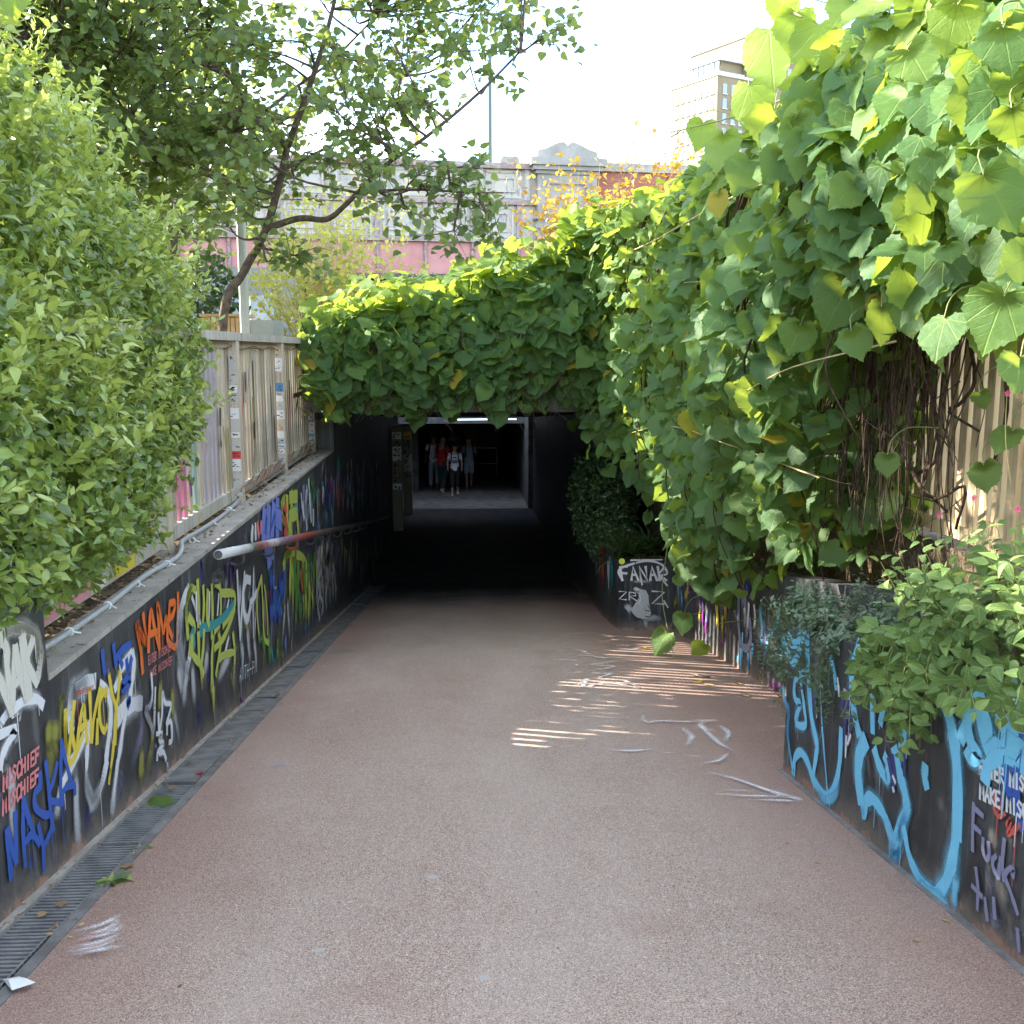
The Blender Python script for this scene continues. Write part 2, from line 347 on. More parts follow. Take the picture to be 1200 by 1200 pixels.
# roof slabs: over the ramp, and beyond the light well
m = MB(); m.hexa([(-1.99, 13.6, -.80), (3.4, 13.6, -.80), (3.4, 29.0, -1.855), (-1.99, 29.0, -1.855)], [(-1.99, 13.6, -.3), (3.4, 13.6, -.3), (3.4, 29.0, ZG + .02), (-1.99, 29.0, ZG + .02)])
struct(m.build('tunnel_roof', SOFFIT_DARK))
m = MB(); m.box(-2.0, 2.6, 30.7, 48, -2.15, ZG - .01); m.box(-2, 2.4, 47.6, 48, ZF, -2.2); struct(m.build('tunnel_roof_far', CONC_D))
ln = MB(); ln.box(-2.1, 3.0, 13.2, 13.59, -.78, .05); lint = ln.build('portal_beam', CONC_D); tag(lint, 'concrete beam across the tunnel mouth hidden under the vine canopy', 'beam')
lamp = thing('strip_lamp', 'lit white strip lamp under the tunnel roof behind the hanging leaves', 'lamp', (.65, 29.05, -1.9))
tl = T('lamp_tube'); LT = tl.done(tl.n('Emission', {'Color': (.82, .93, 1, 1), 'Strength': .7}).outputs[0])
m = MB(); m.tube([(-.30, 28.9, -1.915), (1.62, 28.9, -1.905)], .016, 8); m.build('tube', LT, lamp)
m = MB(); m.box(-.36, 1.68, 28.87, 28.93, -1.879, -1.868); m.build('housing', STEEL, lamp)

# right planter walls
wr = thing('planter_wall', 'low black planter wall with big light blue graffiti at right', 'wall', (XR, 3, gz(3)))
HW = .875
m = MB(); YC = 5.45
m.hexa([(XR, -1, gz(-1) - .4), (XR + .16, -1, gz(-1) - .4), (XR + .16, YC, gz(YC) - .4), (XR, YC, gz(YC) - .4)],
       [(XR, -1, -EYE + SL + HW), (XR + .16, -1, -EYE + SL + HW), (XR + .16, YC, gz(YC) + HW), (XR, YC, gz(YC) + HW)])
m.hexa([(XR + .162, YC - .16, gz(YC) - .4), (3.2, YC - .16, gz(YC) - .4), (3.2, YC, gz(YC) - .4), (XR + .162, YC, gz(YC) - .4)],
       [(XR + .162, YC - .16, gz(YC) + HW - .004), (3.2, YC - .16, gz(YC) + HW - .004), (3.2, YC - .002, gz(YC) + HW - .004), (XR + .162, YC - .002, gz(YC) + HW - .004)])
m.build('wall_face', BLACK, wr)
m = MB(); slopebox(m, XR + .164, 3.2, -1, YC - .17, -.3, HW - .07); m.build('soil', SOIL, wr)
m = MB(); slopebox(m, 1.795, XR - .004, -.5, YC + .01, -.03, .008); m.build('mortar_strip', GREY_STONE, wr)
w2 = thing('recessed_wall', 'dark graffiti wall set back behind the hanging vine on the right', 'wall', (XR2, 8, gz(8)))
m = MB(); m.hexa([(XR2, YC + .004, gz(YC) - .4), (XR2 + .2, YC + .004, gz(YC) - .4), (XR2 + .2, 12.0, gz(12) - .4), (XR2, 12.0, gz(12) - .4)],
       [(XR2, YC + .004, gz(YC) + 1.0), (XR2 + .2, YC + .004, gz(YC) + 1.0), (XR2 + .2, 12.0, gz(12) + .9), (XR2, 12.0, gz(12) + .9)])
m.build('wall_face', BLACK, w2)
m = MB(); slopebox(m, XR2 + .202, 3.3, YC + .01, 12.0, -.3, .85); m.build('soil', SOIL, w2)
# rounded planter with the cream lettering
ZP = -2.50
pl = thing('round_planter', 'rounded black planter with grey head and lettering beside the tunnel mouth', 'planter', (2.2, 13, gz(13)))
outl = [(2.546, 11.86)] + [(1.90 + .25 - .25 * math.sin(a), 11.86 + .25 - .25 * math.cos(a)) for a in np.linspace(0, math.pi / 2, 7)] + [(1.93, 13.5), (2.09, 16.38), (2.59, 16.38), (2.59, 12.02), (2.546, 12.02)]
n = len(outl); m = MB()
m.add([(x, y, gz(y) - .3) for x, y in outl] + [(x, y, ZP) for x, y in outl], [tuple(range(n)), tuple(range(2 * n - 1, n - 1, -1))] + [(i, i + n, (i + 1) % n + n, (i + 1) % n) for i in range(n)])
m.build('planter_body', BLACK, pl)
m = MB(); m.box(2.0, 2.54, 12.1, 16.3, ZP + .001, ZP + .03); m.build('soil', SOIL, pl)
# bank behind the recessed wall, filling to the fence
m = MB(); m.box(2.60, 3.3, 12.03, 16.3, gz(16), -1.2); m.box(2.9, 3.3, -1, 14.2, -3.4, -1.15); struct(m.build('bank', SOIL))

# ------------------------------------------------------------------ soil bed on the left ledge
V = []; F = []; nx, ny = 8, 80
for j in range(ny + 1):
    for i in range(nx + 1):
        x = -1.897 - i * .09; y = 4.15 + j * 9.95 / ny
        V.append((x, y, ZC - .012 + .022 * random.random() + .03 * math.sin(i * 1.1) * math.sin(y * 2.1) * (i > 0) - .01 * (i == 0)))
for j in range(ny):
    for i in range(nx): a = j * (nx + 1) + i; F.append((a, a + nx + 1, a + nx + 2, a + 1))
struct(ob('soil_bed', V, F, SOIL, smooth=True))

# ------------------------------------------------------------------ fences
XFN = -1.99; ZB, ZT = -1.235, .085
fl = thing('slat_fence', 'cream slatted fence with stickered posts and broad cap on the left ledge', 'fence', (XFN, 8, ZG))
slat = mesh('slat', *(lambda b: (b.V, b.F))(MB().box(-.018, .018, -.046, .046, 0, ZT - ZB - .10)), CREAM)
STK = []
def m_tint(name, c):
    return m_fence(name, c, tuple(min(1, x * 1.1) for x in c), (.30, .25, .19))
SLC = {k: m_tint('slat_' + k, c) for k, c in dict(pink=(.62, .20, .32), mauve=(.40, .34, .36), teal=(.28, .42, .38), olive=(.36, .33, .16)).items()}
slatc = {}
for k, q in enumerate(((.47, .39, .285), (.56, .475, .36), (.41, .345, .26), (.34, .275, .20))): SLC['shade%d' % k] = m_fence('cream_slat_shade', q, tuple(x * 1.1 for x in q), (.22, .17, .115))
for k, mm in SLC.items():
    me = slat.copy(); me.name = 'slat'; me.materials.clear(); me.materials.append(mm); slatc[k] = me
posts = [2.15, 4.45, 6.75, 9.05, 11.35, 13.65]
y = 1.2; 
while y < 17.3:
    if min(abs(y - p) for p in posts) > .085:
        me = slatc['shade%d' % random.randrange(4)] if random.random() < .75 else slat
        for (a, b, k) in ((7.25, 7.5, 'pink'), (7.72, 7.8, 'teal'), (8.0, 8.5, 'mauve'), (9.4, 9.5, 'olive'), (6.05, 6.3, 'mauve')):
            if a < y < b: me = slatc[k]
        o = link('slat', me, fl); o.location = (XFN + random.uniform(-.003, .003), y, ZB + .05); o.rotation_euler = (random.uniform(-.006, .006), 0, random.uniform(-.05, .05))
    y += .152
pm = mesh('post', *(lambda b: (b.V, b.F))(MB().box(-.05, .05, -.05, .05, ZG - .1, ZT - .002)), CREAM)
for p in posts + [16.0]:
    o = link('post', pm, fl); o.location = (XFN + .045, p, 0)
m = MB(); m.box(XFN - .03, XFN + .045, 1, 17.4, ZB - .045, ZB + .05); m.build('bottom_rail', RAILP, fl)
m = MB(); m.box(XFN - .028, XFN + .03, 1, 17.4, ZT - .06, ZT - .003); m.build('top_rail', CREAM, fl)
m = MB(); m.box(XFN - .11, XFN + .10, 1, 14.12, ZT, ZT + .07); m.build('cap_board', RAILP, fl)
for p in posts:
    m = MB(); m.box(XFN - .10, XFN + .09, p - .1, p + .1, ZC - .05, ZC + .055); m.build('post_base', CONC, fl)

XFR = 2.92; RB, RTp = -1.0, 1.75
fr = thing('slat_fence', 'warm cream slatted fence behind dead vine stems at the right edge', 'fence', (XFR, 6, ZG))
slr = mesh('slat', *(lambda b: (b.V, b.F))(MB().box(-.02, .02, -.043, .043, 0, RTp - RB)), CREAM_R)
y = 2.6
while y < 12.5:
    o = link('slat', slr, fr); o.location = (XFR + random.uniform(-.003, .003), y, RB); o.rotation_euler = (0, 0, random.uniform(-.04, .04)); y += .137
m = MB(); m.box(XFR - .04, XFR + .05, 2.4, 12.6, RB - .08, RB + .0); m.build('bottom_rail', CREAM_R, fr)
m = MB(); m.box(XFR + .021, XFR + .06, 2.4, 12.6, RTp - .1, RTp - .02); m.build('top_rail', CREAM_R, fr)
for p in (2.6, 5.0, 7.4, 9.8, 12.2):
    m = MB(); m.box(XFR + .022, XFR + .11, p - .045, p + .045, ZG - .4, RTp - .11); m.build('post', CREAM_R, fr)
# ------------------------------------------------------------------ railway bridge
def m_peel():
    t = T('peeling_bridge_paint'); v = t.co(); a = t.noise(v, 1.1, 6, .65); b = t.noise(v, 3.5, 8, .72); d = t.noise(t.map(v, (3, 3, .7)), 2.5, 7, .7)
    c = t.mix(t.step(a, .4, .6), (.40, .385, .36), (.46, .41, .35)); c = t.mix(t.step(b, .54, .60), c, (.32, .345, .39))
    c = t.mix(t.step(d, .55, .62), c, (.30, .21, .19)); c = t.mix(t.step(t.noise(v, 6, 8, .75), .60, .64), c, (.13, .10, .09))
    return t.done(t.pbr(c, .75, .25, 0, t.bump(b, .3, .02)))
PEEL = m_peel()
PINK = mottled('faded_pink_paint', (.42, .19, .19), (.47, .24, .23), 1.5, .7, .1, 0, c3=(.34, .17, .15), s3=3, a3=.62)
RUST = mottled('rusty_red_iron', (.29, .195, .185), (.36, .27, .26), 3, .8, .3, 30, c3=(.38, .35, .34), s3=5, a3=.5)
STONE = mottled('pale_stone', (.30, .29, .275), (.38, .365, .345), 1.5, .85, .3, 20, c3=(.26, .25, .24), s3=4, a3=.6)
def m_brick():
    t = T('red_brickwork'); v = t.co()
    b = t.n('TexBrick', {'Vector': t.map(v, (1, 1, 1), (R(90), 0, 0)), 'Color1': (.30, .085, .06, 1), 'Color2': (.38, .13, .09, 1), 'Mortar': (.32, .22, .19, 1), 'Scale': 1., 'Brick Width': .225, 'Row Height': .075, 'Mortar Size': .006})
    c = t.mix(t.math('MULTIPLY', t.noise(v, 1.5, 6), .4), b.outputs[0], (.2, .1, .08)); return t.done(t.pbr(c, .85, .2))
BRICK = m_brick()
BM = Matrix.Translation((3.0, 40, 0)) @ Matrix.Rotation(R(8), 4, 'Z')
br = thing('railway_bridge', 'old girder railway bridge with peeling panels and pink riveted web', 'bridge', (-6, 38, ZG))
def bb(name, m, *boxes, parent=None):
    mb = MB()
    for b in boxes: mb.box(*b, M=BM)
    return mb.build(name, m, parent or br)
U0 = -30
bb('web', PINK, (U0, -.004, .10, .16, 2.86, 4.02))
bb('bottom_flange', IRON, (U0, -.004, -.06, .5, 2.70, 2.85))
bb('mid_flange', RUST, (U0, -.004, -.05, .30, 4.03, 4.15))
bb('lower_backing', PEEL, (U0, -.004, .10, .3, 4.16, 5.42))
bb('string_course', RUST, (U0, -.004, -.05, .3, 5.43, 5.50), (U0, -.004, .0, .3, 5.51, 5.60))
bb('upper_backing', PEEL, (U0, -.004, .10, .3, 5.61, 6.72))
bb('coping', RUST, (U0, -.004, -.10, .4, 6.73, 6.80), (U0, -.004, -.04, .35, 6.81, 6.95))
PW = 1.78
def pmesh(z0, z1, ins):
    mb = MB(); a, b = -PW / 2 + .15, PW / 2 - .15
    for k, (e, v0) in enumerate(((.06, .055), (.06 + ins, .045))):
        x0, x1, c0, c1 = a + e, b - e, z0 + e, z1 - e; t = .07
        mb.box(x0, x1, v0, .099, c0, c0 + t); mb.box(x0, x1, v0, .099, c1 - t, c1); mb.box(x0, x0 + t, v0 + .003, .099, c0 + t, c1 - t); mb.box(x1 - t, x1, v0 + .003, .099, c0 + t, c1 - t)
    return mesh('panel', mb.V, mb.F, PEEL)
lowp, upp = pmesh(4.16, 5.42, .2), pmesh(5.61, 6.72, .22)
mb = MB(); mb.box(-.09, .09, .0, .10, 4.16, 5.42); lp = mesh('pilaster', mb.V, mb.F, RUST)
mb = MB(); mb.box(-.10, .10, .0, .10, 5.61, 6.72); mb.box(-.05, .05, -.02, -.001, 5.7, 6.65); up_ = mesh('pilaster', mb.V, mb.F, PEEL)
mb = MB(); mb.box(-.05, .05, .02, .098, 2.86, 4.02)
for k in range(9): mb.box(-.085, -.06, .06, .098, 2.93 + k * .12, 2.96 + k * .12); mb.box(.06, .085, .06, .098, 2.93 + k * .12, 2.96 + k * .12)
st_ = mesh('stiffener', mb.V, mb.F, RUST)
def bplace(name, me, u): o = link(name, me, br); o.matrix_parent_inverse = Matrix.Translation(-Vector(br['base'])); o.matrix_basis = BM @ Matrix.Translation((u, 0, 0)); return o
k = 0
while True:
    u = -1.25 - k * PW
    if u < U0 + 1: break
    bplace('panel', lowp, u - .3); bplace('panel', upp, u)
    bplace('pilaster', lp, u - .3 + PW / 2); bplace('pilaster', up_, u + PW / 2); bplace('stiffener', st_, u - .3 + PW / 2); k += 1
bb('deck', CONC_D, (U0, 12, .55, 9, 3.2, 4.6))
pr = bb('stone_pier', STONE, (.0, 2.3, -.25, .8, ZG, 6.55))
mb = MB()
for x0, x1, z0, z1 in ((.35, 1.95, 6.2, 6.28), (.35, 1.95, 5.0, 5.08), (.35, .43, 5.08, 6.2), (1.87, 1.95, 5.08, 6.2)): mb.box(x0, x1, -.32, -.252, z0, z1, M=BM)
mb.box(-.08, 2.38, -.34, .85, 4.55, 4.75, M=BM); mb.box(-.12, 2.42, -.38, .85, 4.9, 4.96, M=BM)
mb.build('pier_moulding', STONE, br)
bb('pier_cornice', STONE, (-.08, 2.38, -.33, .88, 6.555, 6.68), (-.2, 2.5, -.45, 1.0, 6.685, 6.84), (-.3, 2.6, -.55, 1.1, 6.845, 7.12), (-.05, 2.35, -.3, .9, 7.125, 7.22))
prof = [(.0, 7.22), (.0, 7.40)] + [(u, 7.42 + .30 * (1 - math.cos(math.pi * min(1, (u - .05) / .95))) / 2 + .02) for u in np.linspace(.15, 1.0, 8)] + [(1.15, 7.62)] + [(u, 7.42 + .30 * (1 - math.cos(math.pi * min(1, (2.25 - u) / .95))) / 2 + .02) for u in np.linspace(1.3, 2.15, 8)] + [(2.3, 7.40), (2.3, 7.22)]
n = len(prof); mb = MB(); mb.add([BM @ Vector((u, -.22, z)) for u, z in prof] + [BM @ Vector((u, .6, z)) for u, z in prof], [tuple(range(n)), tuple(range(2 * n - 1, n - 1, -1))] + [(i, (i + 1) % n, (i + 1) % n + n, i + n) for i in range(n)]); mb.build('pediment', STONE, br)
bb('brick_parapet', BRICK, (2.304, 16, .05, .5, 3.0, 6.75))
bb('brick_pilaster', BRICK, (5.2, 5.5, -.05, .049, 5.0, 6.74)); bb('brick_pilaster', BRICK, (8.6, 8.9, -.05, .049, 5.0, 6.74))
bb('parapet_coping', CONC, (2.304, 16, -.06, .6, 6.76, 6.88), (2.304, 16, -.02, .55, 6.885, 7.08))
bb('rail_beam', WHITE, (U0, 0, 2.0, 2.2, 2.42, 2.52)); bb('abutment', CONC_D, (U0, 14, 9.0, 9.5, ZG, 3.2)); bb('fascia_pipe', STEEL, (U0, 0, 1.0, 1.1, 2.56, 2.62))
MASTP = plain('dark_mast_paint', (.09, .13, .13), .6)
# mast standing on the bridge
pt = BM @ Vector((-1.5, 1.6, 0)); mst = thing('lamp_mast', 'tall thin grey mast standing on the railway bridge', 'mast', (pt.x, pt.y, 4.6))
m = MB(); m.tube([(pt.x, pt.y, 4.6), (pt.x, pt.y, 11.2)], [.09, .075], 8); m.build('pole', MASTP, mst)
m = MB(); m.tube([(pt.x, pt.y, 11.0), (pt.x + .25, pt.y, 11.3), (pt.x + .9, pt.y, 11.35)], .035, 6); m.build('arm', STEEL, mst)
m = MB(); m.box(pt.x + .85, pt.x + 1.4, pt.y - .1, pt.y + .1, 11.28, 11.38); m.build('lamp_head', STEEL, mst)
for u_, nm in ((-1.0, 'beside the mast foot'), (-5.2, 'left of the mast')):
    q = BM @ Vector((u_, .1, 0)); m = MB(); m.box(q.x - .35, q.x + .35, q.y - .1, q.y + .2, 6.951, 7.12); m.box(q.x - .3, q.x + .3, q.y - .08, q.y + .18, 7.121, 7.2)
    o = m.build('junction_box', CONC); tag(o, 'small grey box on the bridge coping ' + nm, 'box')

# ------------------------------------------------------------------ tower block far behind
TWR = mottled('cream_tower_stone', (.185, .15, .10), (.215, .18, .125), .15, .8, .05, 0)
GLASS = plain('window_glass', (.22, .27, .33), .12, .6); TRIM = plain('tower_trim', (.42, .43, .43), .6)
tw = thing('tower_block', 'cream stepped tower block with rows of windows against the sky', 'building', (80, 308, ZG))
b_, a_ = Vector((.88, .475, 0)).normalized(), Vector((-.475, .88, 0)).normalized()
TM = Matrix((( b_.x, a_.x, 0, 73.5), (b_.y, a_.y, 0, 300), (0, 0, 1, 0), (0, 0, 0, 1)))
def tb(name, m, *boxes):
    mb = MB()
    for b in boxes: mb.box(*b, M=TM)
    return mb.build(name, m, tw)
tb('lower_block', TWR, (0, 30, 0, 20, ZG, 76.5)); tb('upper_block', TWR, (11.5, 40, .8, 25, 76.5, 88.6))
tb('lower_parapet', TRIM, (-.25, 30, -.25, 20.2, 76.51, 77.3)); tb('upper_cornice', TRIM, (11.1, 40.4, .4, 25.4, 88.61, 89.6))
tb('plant_room', TRIM, (16, 30, 6, 18, 89.61, 91.6)); tb('terrace_storey', TRIM, (1.5, 11.4, 1.2, 15, 77.31, 78.2), (1.5, 11.4, 1.2, 15, 81.2, 82.2)); tb('terrace_core', TWR, (3.0, 11.4, 2.4, 14, 78.2, 81.2))
for k in range(6): tb('terrace_pane', GLASS, (1.9, 2.0, 1.7 + k * 2.2, 3.5 + k * 2.2, 78.3, 81.1))
def windows(face, cols, rows, w, h, off):
    for c in cols:
        for z in rows:
            if face == 'L': bx = (off - .12, off + .3, c, c + w, z, z + h); fr_ = (off - .3, off - .122, c - .2, c + w + .2, z - .35, z - .05)
            else: bx = (c, c + w, off - .12, off + .3, z, z + h); fr_ = (c - .2, c + w + .2, off - .3, off - .122, z - .35, z - .05)
            o = tb('window', GLASS, bx); mb = MB(); mb.box(*fr_, M=TM); s_ = mb.build('sill', TRIM, o)
windows('L', [1.6 + k * 2.55 for k in range(7)], [72 - k * 4.0 for k in range(7)], 1.15, 2.5, 0)
windows('R', [2.0, 5.2, 8.2, 11.6, 15, 18.4], [72 - k * 4.0 for k in range(7)], 1.5, 2.6, 0)
windows('L', [2.4 + k * 4.6 for k in range(5)], [83.4], 1.6, 3.0, 11.5); windows('R', [13.4 + k * 3.6 for k in range(7)], [84, 79.6], 1.6, 2.6, .8)
fp = TM @ Vector((12.2, 24.5, 0)); fl_ = thing('flag_pole', 'flagpole with limp flag on the tower block roof', 'flag', (fp.x, fp.y, 89.6))
m = MB(); m.tube([(fp.x, fp.y, 89.6), (fp.x, fp.y, 99.5)], [.14, .08], 6); m.build('pole', STEEL, fl_)
V = []; F = []
for i in range(9):
    for j in range(5): V.append((fp.x + .1 + i * .32, fp.y + .18 * math.sin(i * 1.3 + j * .4), 99.2 - j * .55 - i * .38))
for i in range(8):
    for j in range(4): a = i * 5 + j; F.append((a, a + 5, a + 6, a + 1))
o = ob('flag', V, F, plain('flag_cloth', (.45, .42, .33), .8), fl_); o.modifiers.new('thick', 'SOLIDIFY').thickness = .02

# low pale building and box seen past the tree trunk
bl = thing('low_building', 'pale low building glimpsed behind the tree trunk left of the bridge', 'building', (-9, 33, ZG))
m = MB(); m.box(-14, -5.2, 31, 35, ZG, 2.4); m.build('wall', plain('pale_render', (.20, .21, .23), .8), bl)
for k in range(4):
    m = MB(); m.box(-12.8 + k * 2, -11.4 + k * 2, 30.95, 31.05, -.2, 1.6); wi = m.build('window', GLASS, bl)
    m = MB(); m.box(-12.14 + k * 2, -12.06 + k * 2, 30.92, 30.949, -.2, 1.6); m.build('glazing_bar', WHITE, wi)
tp = thing('timber_planter', 'orange timber clad box standing behind the left fence', 'planter', (-3.3, 13.6, ZG))
x0 = onY(236, 380, 13.6)[0]; x1 = onY(285, 380, 13.6)[0]; zt = onY(260, 371, 13.6)[2]
m = MB(); m.box(x0, x1, 13.64, 14.3, ZG, zt - .03); m.build('core', WOOD, tp)
k = x0
while k < x1 - .04:
    m = MB(); m.box(k, min(x1, k + .052), 13.60, 13.638, ZG, zt - .01 + random.uniform(-.004, .004)); m.build('batten', WOOD, tp); k += .062
m = MB(); m.box(x0 - .02, x1 + .02, 13.58, 14.32, zt, zt + .035); m.build('cap', WOOD, tp)
x2 = onY(322, 380, 13.9)[0]
gb = tag(MB().box(x1 + .06, x2, 13.75, 14.6, ZG, onY(300, 375, 13.8)[2]).build('utility_cabinet', plain('grey_cabinet_paint', (.30, .31, .30), .5)), 'dark grey utility cabinet beside the timber box behind the fence', 'cabinet')
gp = thing('lamp_post', 'slim grey lamp post rising behind the fence among the leaves', 'lamp post', (*onY(287, 380, 13.1)[:2], ZG))
bx_, by_ = gp['base'][0], gp['base'][1]
m = MB(); m.tube([(bx_, by_, ZG), (bx_, by_, -.2), (bx_, by_, -.15), (bx_, by_, 7.4)], [.085, .085, .06, .045], 10); m.build('pole', plain('grey_post_paint', (.33, .34, .31), .5), gp)
m = MB(); m.tube([(bx_, by_, 7.35), (bx_ + .3, by_, 7.6), (bx_ + 1.0, by_, 7.65)], .03, 6); m.build('arm', STEEL, gp)
m = MB(); m.box(bx_ + .9, bx_ + 1.5, by_ - .1, by_ + .1, 7.58, 7.68); m.build('lamp_head', STEEL, gp)
# ------------------------------------------------------------------ leaves
def leaf_heart(k=0):                                  # broad toothed vine leaf, stalk at the origin, tip along +y, unit width
    r_ = np.random.default_rng(100 + k); pts = []
    half = [(0.0, .02), (.07, -.09), (.20, -.16), (.36, -.12), (.47, .03), (.52, .22), (.51, .38), (.45, .50), (.40, .60), (.29, .71), (.19, .80), (.09, .90), (0, .99)]
    o = half + [(-x, y) for x, y in half[-2:0:-1]]
    o = [(x * (1 + r_.normal(0, .05)), y + r_.normal(0, .02)) for x, y in o]
    dense = []
    for i in range(len(o)):
        a, b = o[i], o[(i + 1) % len(o)]; dense.append(a)
        if 0 < i < len(o) - 1:
            mx, my = (a[0] + b[0]) / 2, (a[1] + b[1]) / 2; d = math.hypot(mx, my - .4) + 1e-6; q = .028
            dense.append((mx - mx / d * q, my - (my - .4) / d * q))
    V = [(0, .02, 0), (0, .36, 0), (0, .68, 0)] + [(x, y, 0) for x, y in dense]
    V = np.array(V, float); x, y = V[:, 0].copy(), V[:, 1].copy()
    fold, curl, tw = r_.uniform(-.05, .32), r_.uniform(-.32, .10), r_.uniform(-.25, .25)
    V[:, 2] = fold * np.abs(x) + curl * (y - .35) ** 2 - .55 * np.maximum(0, np.abs(x) - .26) ** 2 * 2 + tw * x * (y - .3) + .025 * np.sin(7 * x + 5 * y + k)
    n = len(dense); F = []
    for i in range(n):
        a, b = 3 + i, 3 + (i + 1) % n; my = (dense[i][1] + dense[(i + 1) % n][1]) / 2
        c = 0 if my < .12 else (1 if my < .55 else 2); F.append((c, a, b))
    # stitch the midrib fans together
    def idx_at(s, ylim): return min((i for i in range(n) if dense[i][0] * s > 0), key=lambda i: abs(dense[i][1] - ylim))
    F2 = []
    cs = [0 if (dense[i][1] + dense[(i + 1) % n][1]) / 2 < .12 else (1 if (dense[i][1] + dense[(i + 1) % n][1]) / 2 < .55 else 2) for i in range(n)]
    for i in range(n):
        p, q = cs[i - 1], cs[i]
        if p != q: F2.append((p, 3 + i, q) if p < q else (p, 3 + i, q))
    F += F2
    return V, np.array(F), np.stack([x, y], 1)
def leaf_oval(w=.42, tipx=1.0, curl=-.12, fold=.25):  # 6 triangles
    V = np.array([(0, 0, 0), (w * .42, .22, fold * w * .42), (w * .5, .55, fold * w * .5), (0, tipx, curl), (-w * .5, .55, fold * w * .5), (-w * .42, .22, fold * w * .42), (0, .5, 0)])
    F = np.array([(0, 1, 6), (1, 2, 6), (2, 3, 6), (3, 4, 6), (4, 5, 6), (5, 0, 6)])
    return V, F, V[:, :2].copy()
def leaf_lime():                                      # roundish pointed tree leaf, 8 triangles
    V = np.array([(0, 0, 0), (.30, .02, .05), (.45, .32, .08), (.30, .66, .04), (0, 1.0, -.12), (-.30, .66, .04), (-.45, .32, .08), (-.30, .02, .05), (0, .4, 0)])
    F = np.array([(i, (i + 1) % 8, 8) for i in range(8)]); return V, F, V[:, :2].copy()
def blade():
    V = np.array([(-.03, 0, 0), (.03, 0, 0), (.034, .4, .06), (-.034, .4, .06), (.024, .75, .0), (-.024, .75, .0), (0, 1, -.14)])
    F = np.array([(0, 1, 2), (0, 2, 3), (3, 2, 4), (3, 4, 5), (5, 4, 6)]); return V, F, V[:, :2].copy()
def frames(N, D):
    N = N / (np.linalg.norm(N, axis=1)[:, None] + 1e-9); D = D - (D * N).sum(1)[:, None] * N
    D = D / (np.linalg.norm(D, axis=1)[:, None] + 1e-9); X = np.cross(D, N); return np.stack([X, D, N], 2)   # columns
def scatter(tmpls, P, N, D, s, tint, name, mat, parent=None, stuff=True):
    Mx = frames(np.asarray(N, float), np.asarray(D, float)); P = np.asarray(P, float); s = np.asarray(s, float); tint = np.asarray(tint, float)
    which = rng.integers(0, len(tmpls), len(P)); Vs, Fs, Us, Ts = [], [], [], []; b = 0
    for k, (V, F, U) in enumerate(tmpls):
        i = np.where(which == k)[0]
        if not len(i): continue
        W = np.einsum('nij,vj->nvi', Mx[i], V) * s[i][:, None, None] + P[i][:, None, :]
        nv = len(V); Vs.append(W.reshape(-1, 3)); Fs.append((F[None] + (np.arange(len(i)) * nv)[:, None, None] + b).reshape(-1, 3)); Us.append(np.tile(U, (len(i), 1))); Ts.append(np.repeat(tint[i], nv)); b += nv * len(i)
    o = ob(name, np.vstack(Vs), np.vstack(Fs), mat, parent, uv=np.vstack(Us), attrs={'tint': np.concatenate(Ts)}, smooth=True)
    if stuff: o['kind'] = 'stuff'
    return o
def singles(tmpls, P, N, D, s, tint, name, mat, parent, levels=4):
    """each leaf an object of its own, sharing a few leaf meshes"""
    Mx = frames(np.asarray(N, float), np.asarray(D, float)); cache = {}
    for i in range(len(P)):
        k = int(rng.integers(0, len(tmpls))); q = min(levels - 1, int(tint[i] * levels)); key = (k, q)
        if tint[i] > .965: key = (k, 99)
        if key not in cache:
            V, F, U = tmpls[k]; cache[key] = mesh(name, V, F, mat, uv=U, attrs={'tint': np.full(len(V), (.99 if key[1] == 99 else (q + .5) / levels * .93))}, smooth=True)
        o = link(name, cache[key], parent)
        o.matrix_basis = Matrix.Translation(Vector(P[i])) @ Matrix(Mx[i].tolist()).to_4x4() @ Matrix.Scale(float(s[i]), 4)
def split_scatter(tmpls, P, N, D, s, tint, mat, parent, leafname='leaf', nsingle=300, lift=None, front=None):
    q = proj(P); inn = (q[:, 2] > .3) & (q[:, 0] > -20) & (q[:, 0] < 1220) & (q[:, 1] > -20) & (q[:, 1] < 1220)
    score = np.where(inn, s / np.maximum(q[:, 2], .3), 0) * (1 if front is None else front)
    idx = np.argsort(-score); a = idx[:nsingle]; b = idx[nsingle:]
    singles(tmpls, P[a], N[a], D[a], s[a], tint[a], leafname, mat, parent)
    if len(b): scatter(tmpls, P[b], N[b], D[b], s[b], tint[b], 'foliage', mat, parent)
def nrm(a): return a / (np.linalg.norm(a, axis=-1, keepdims=True) + 1e-9)
def rand3(n): return nrm(rng.normal(size=(n, 3)))

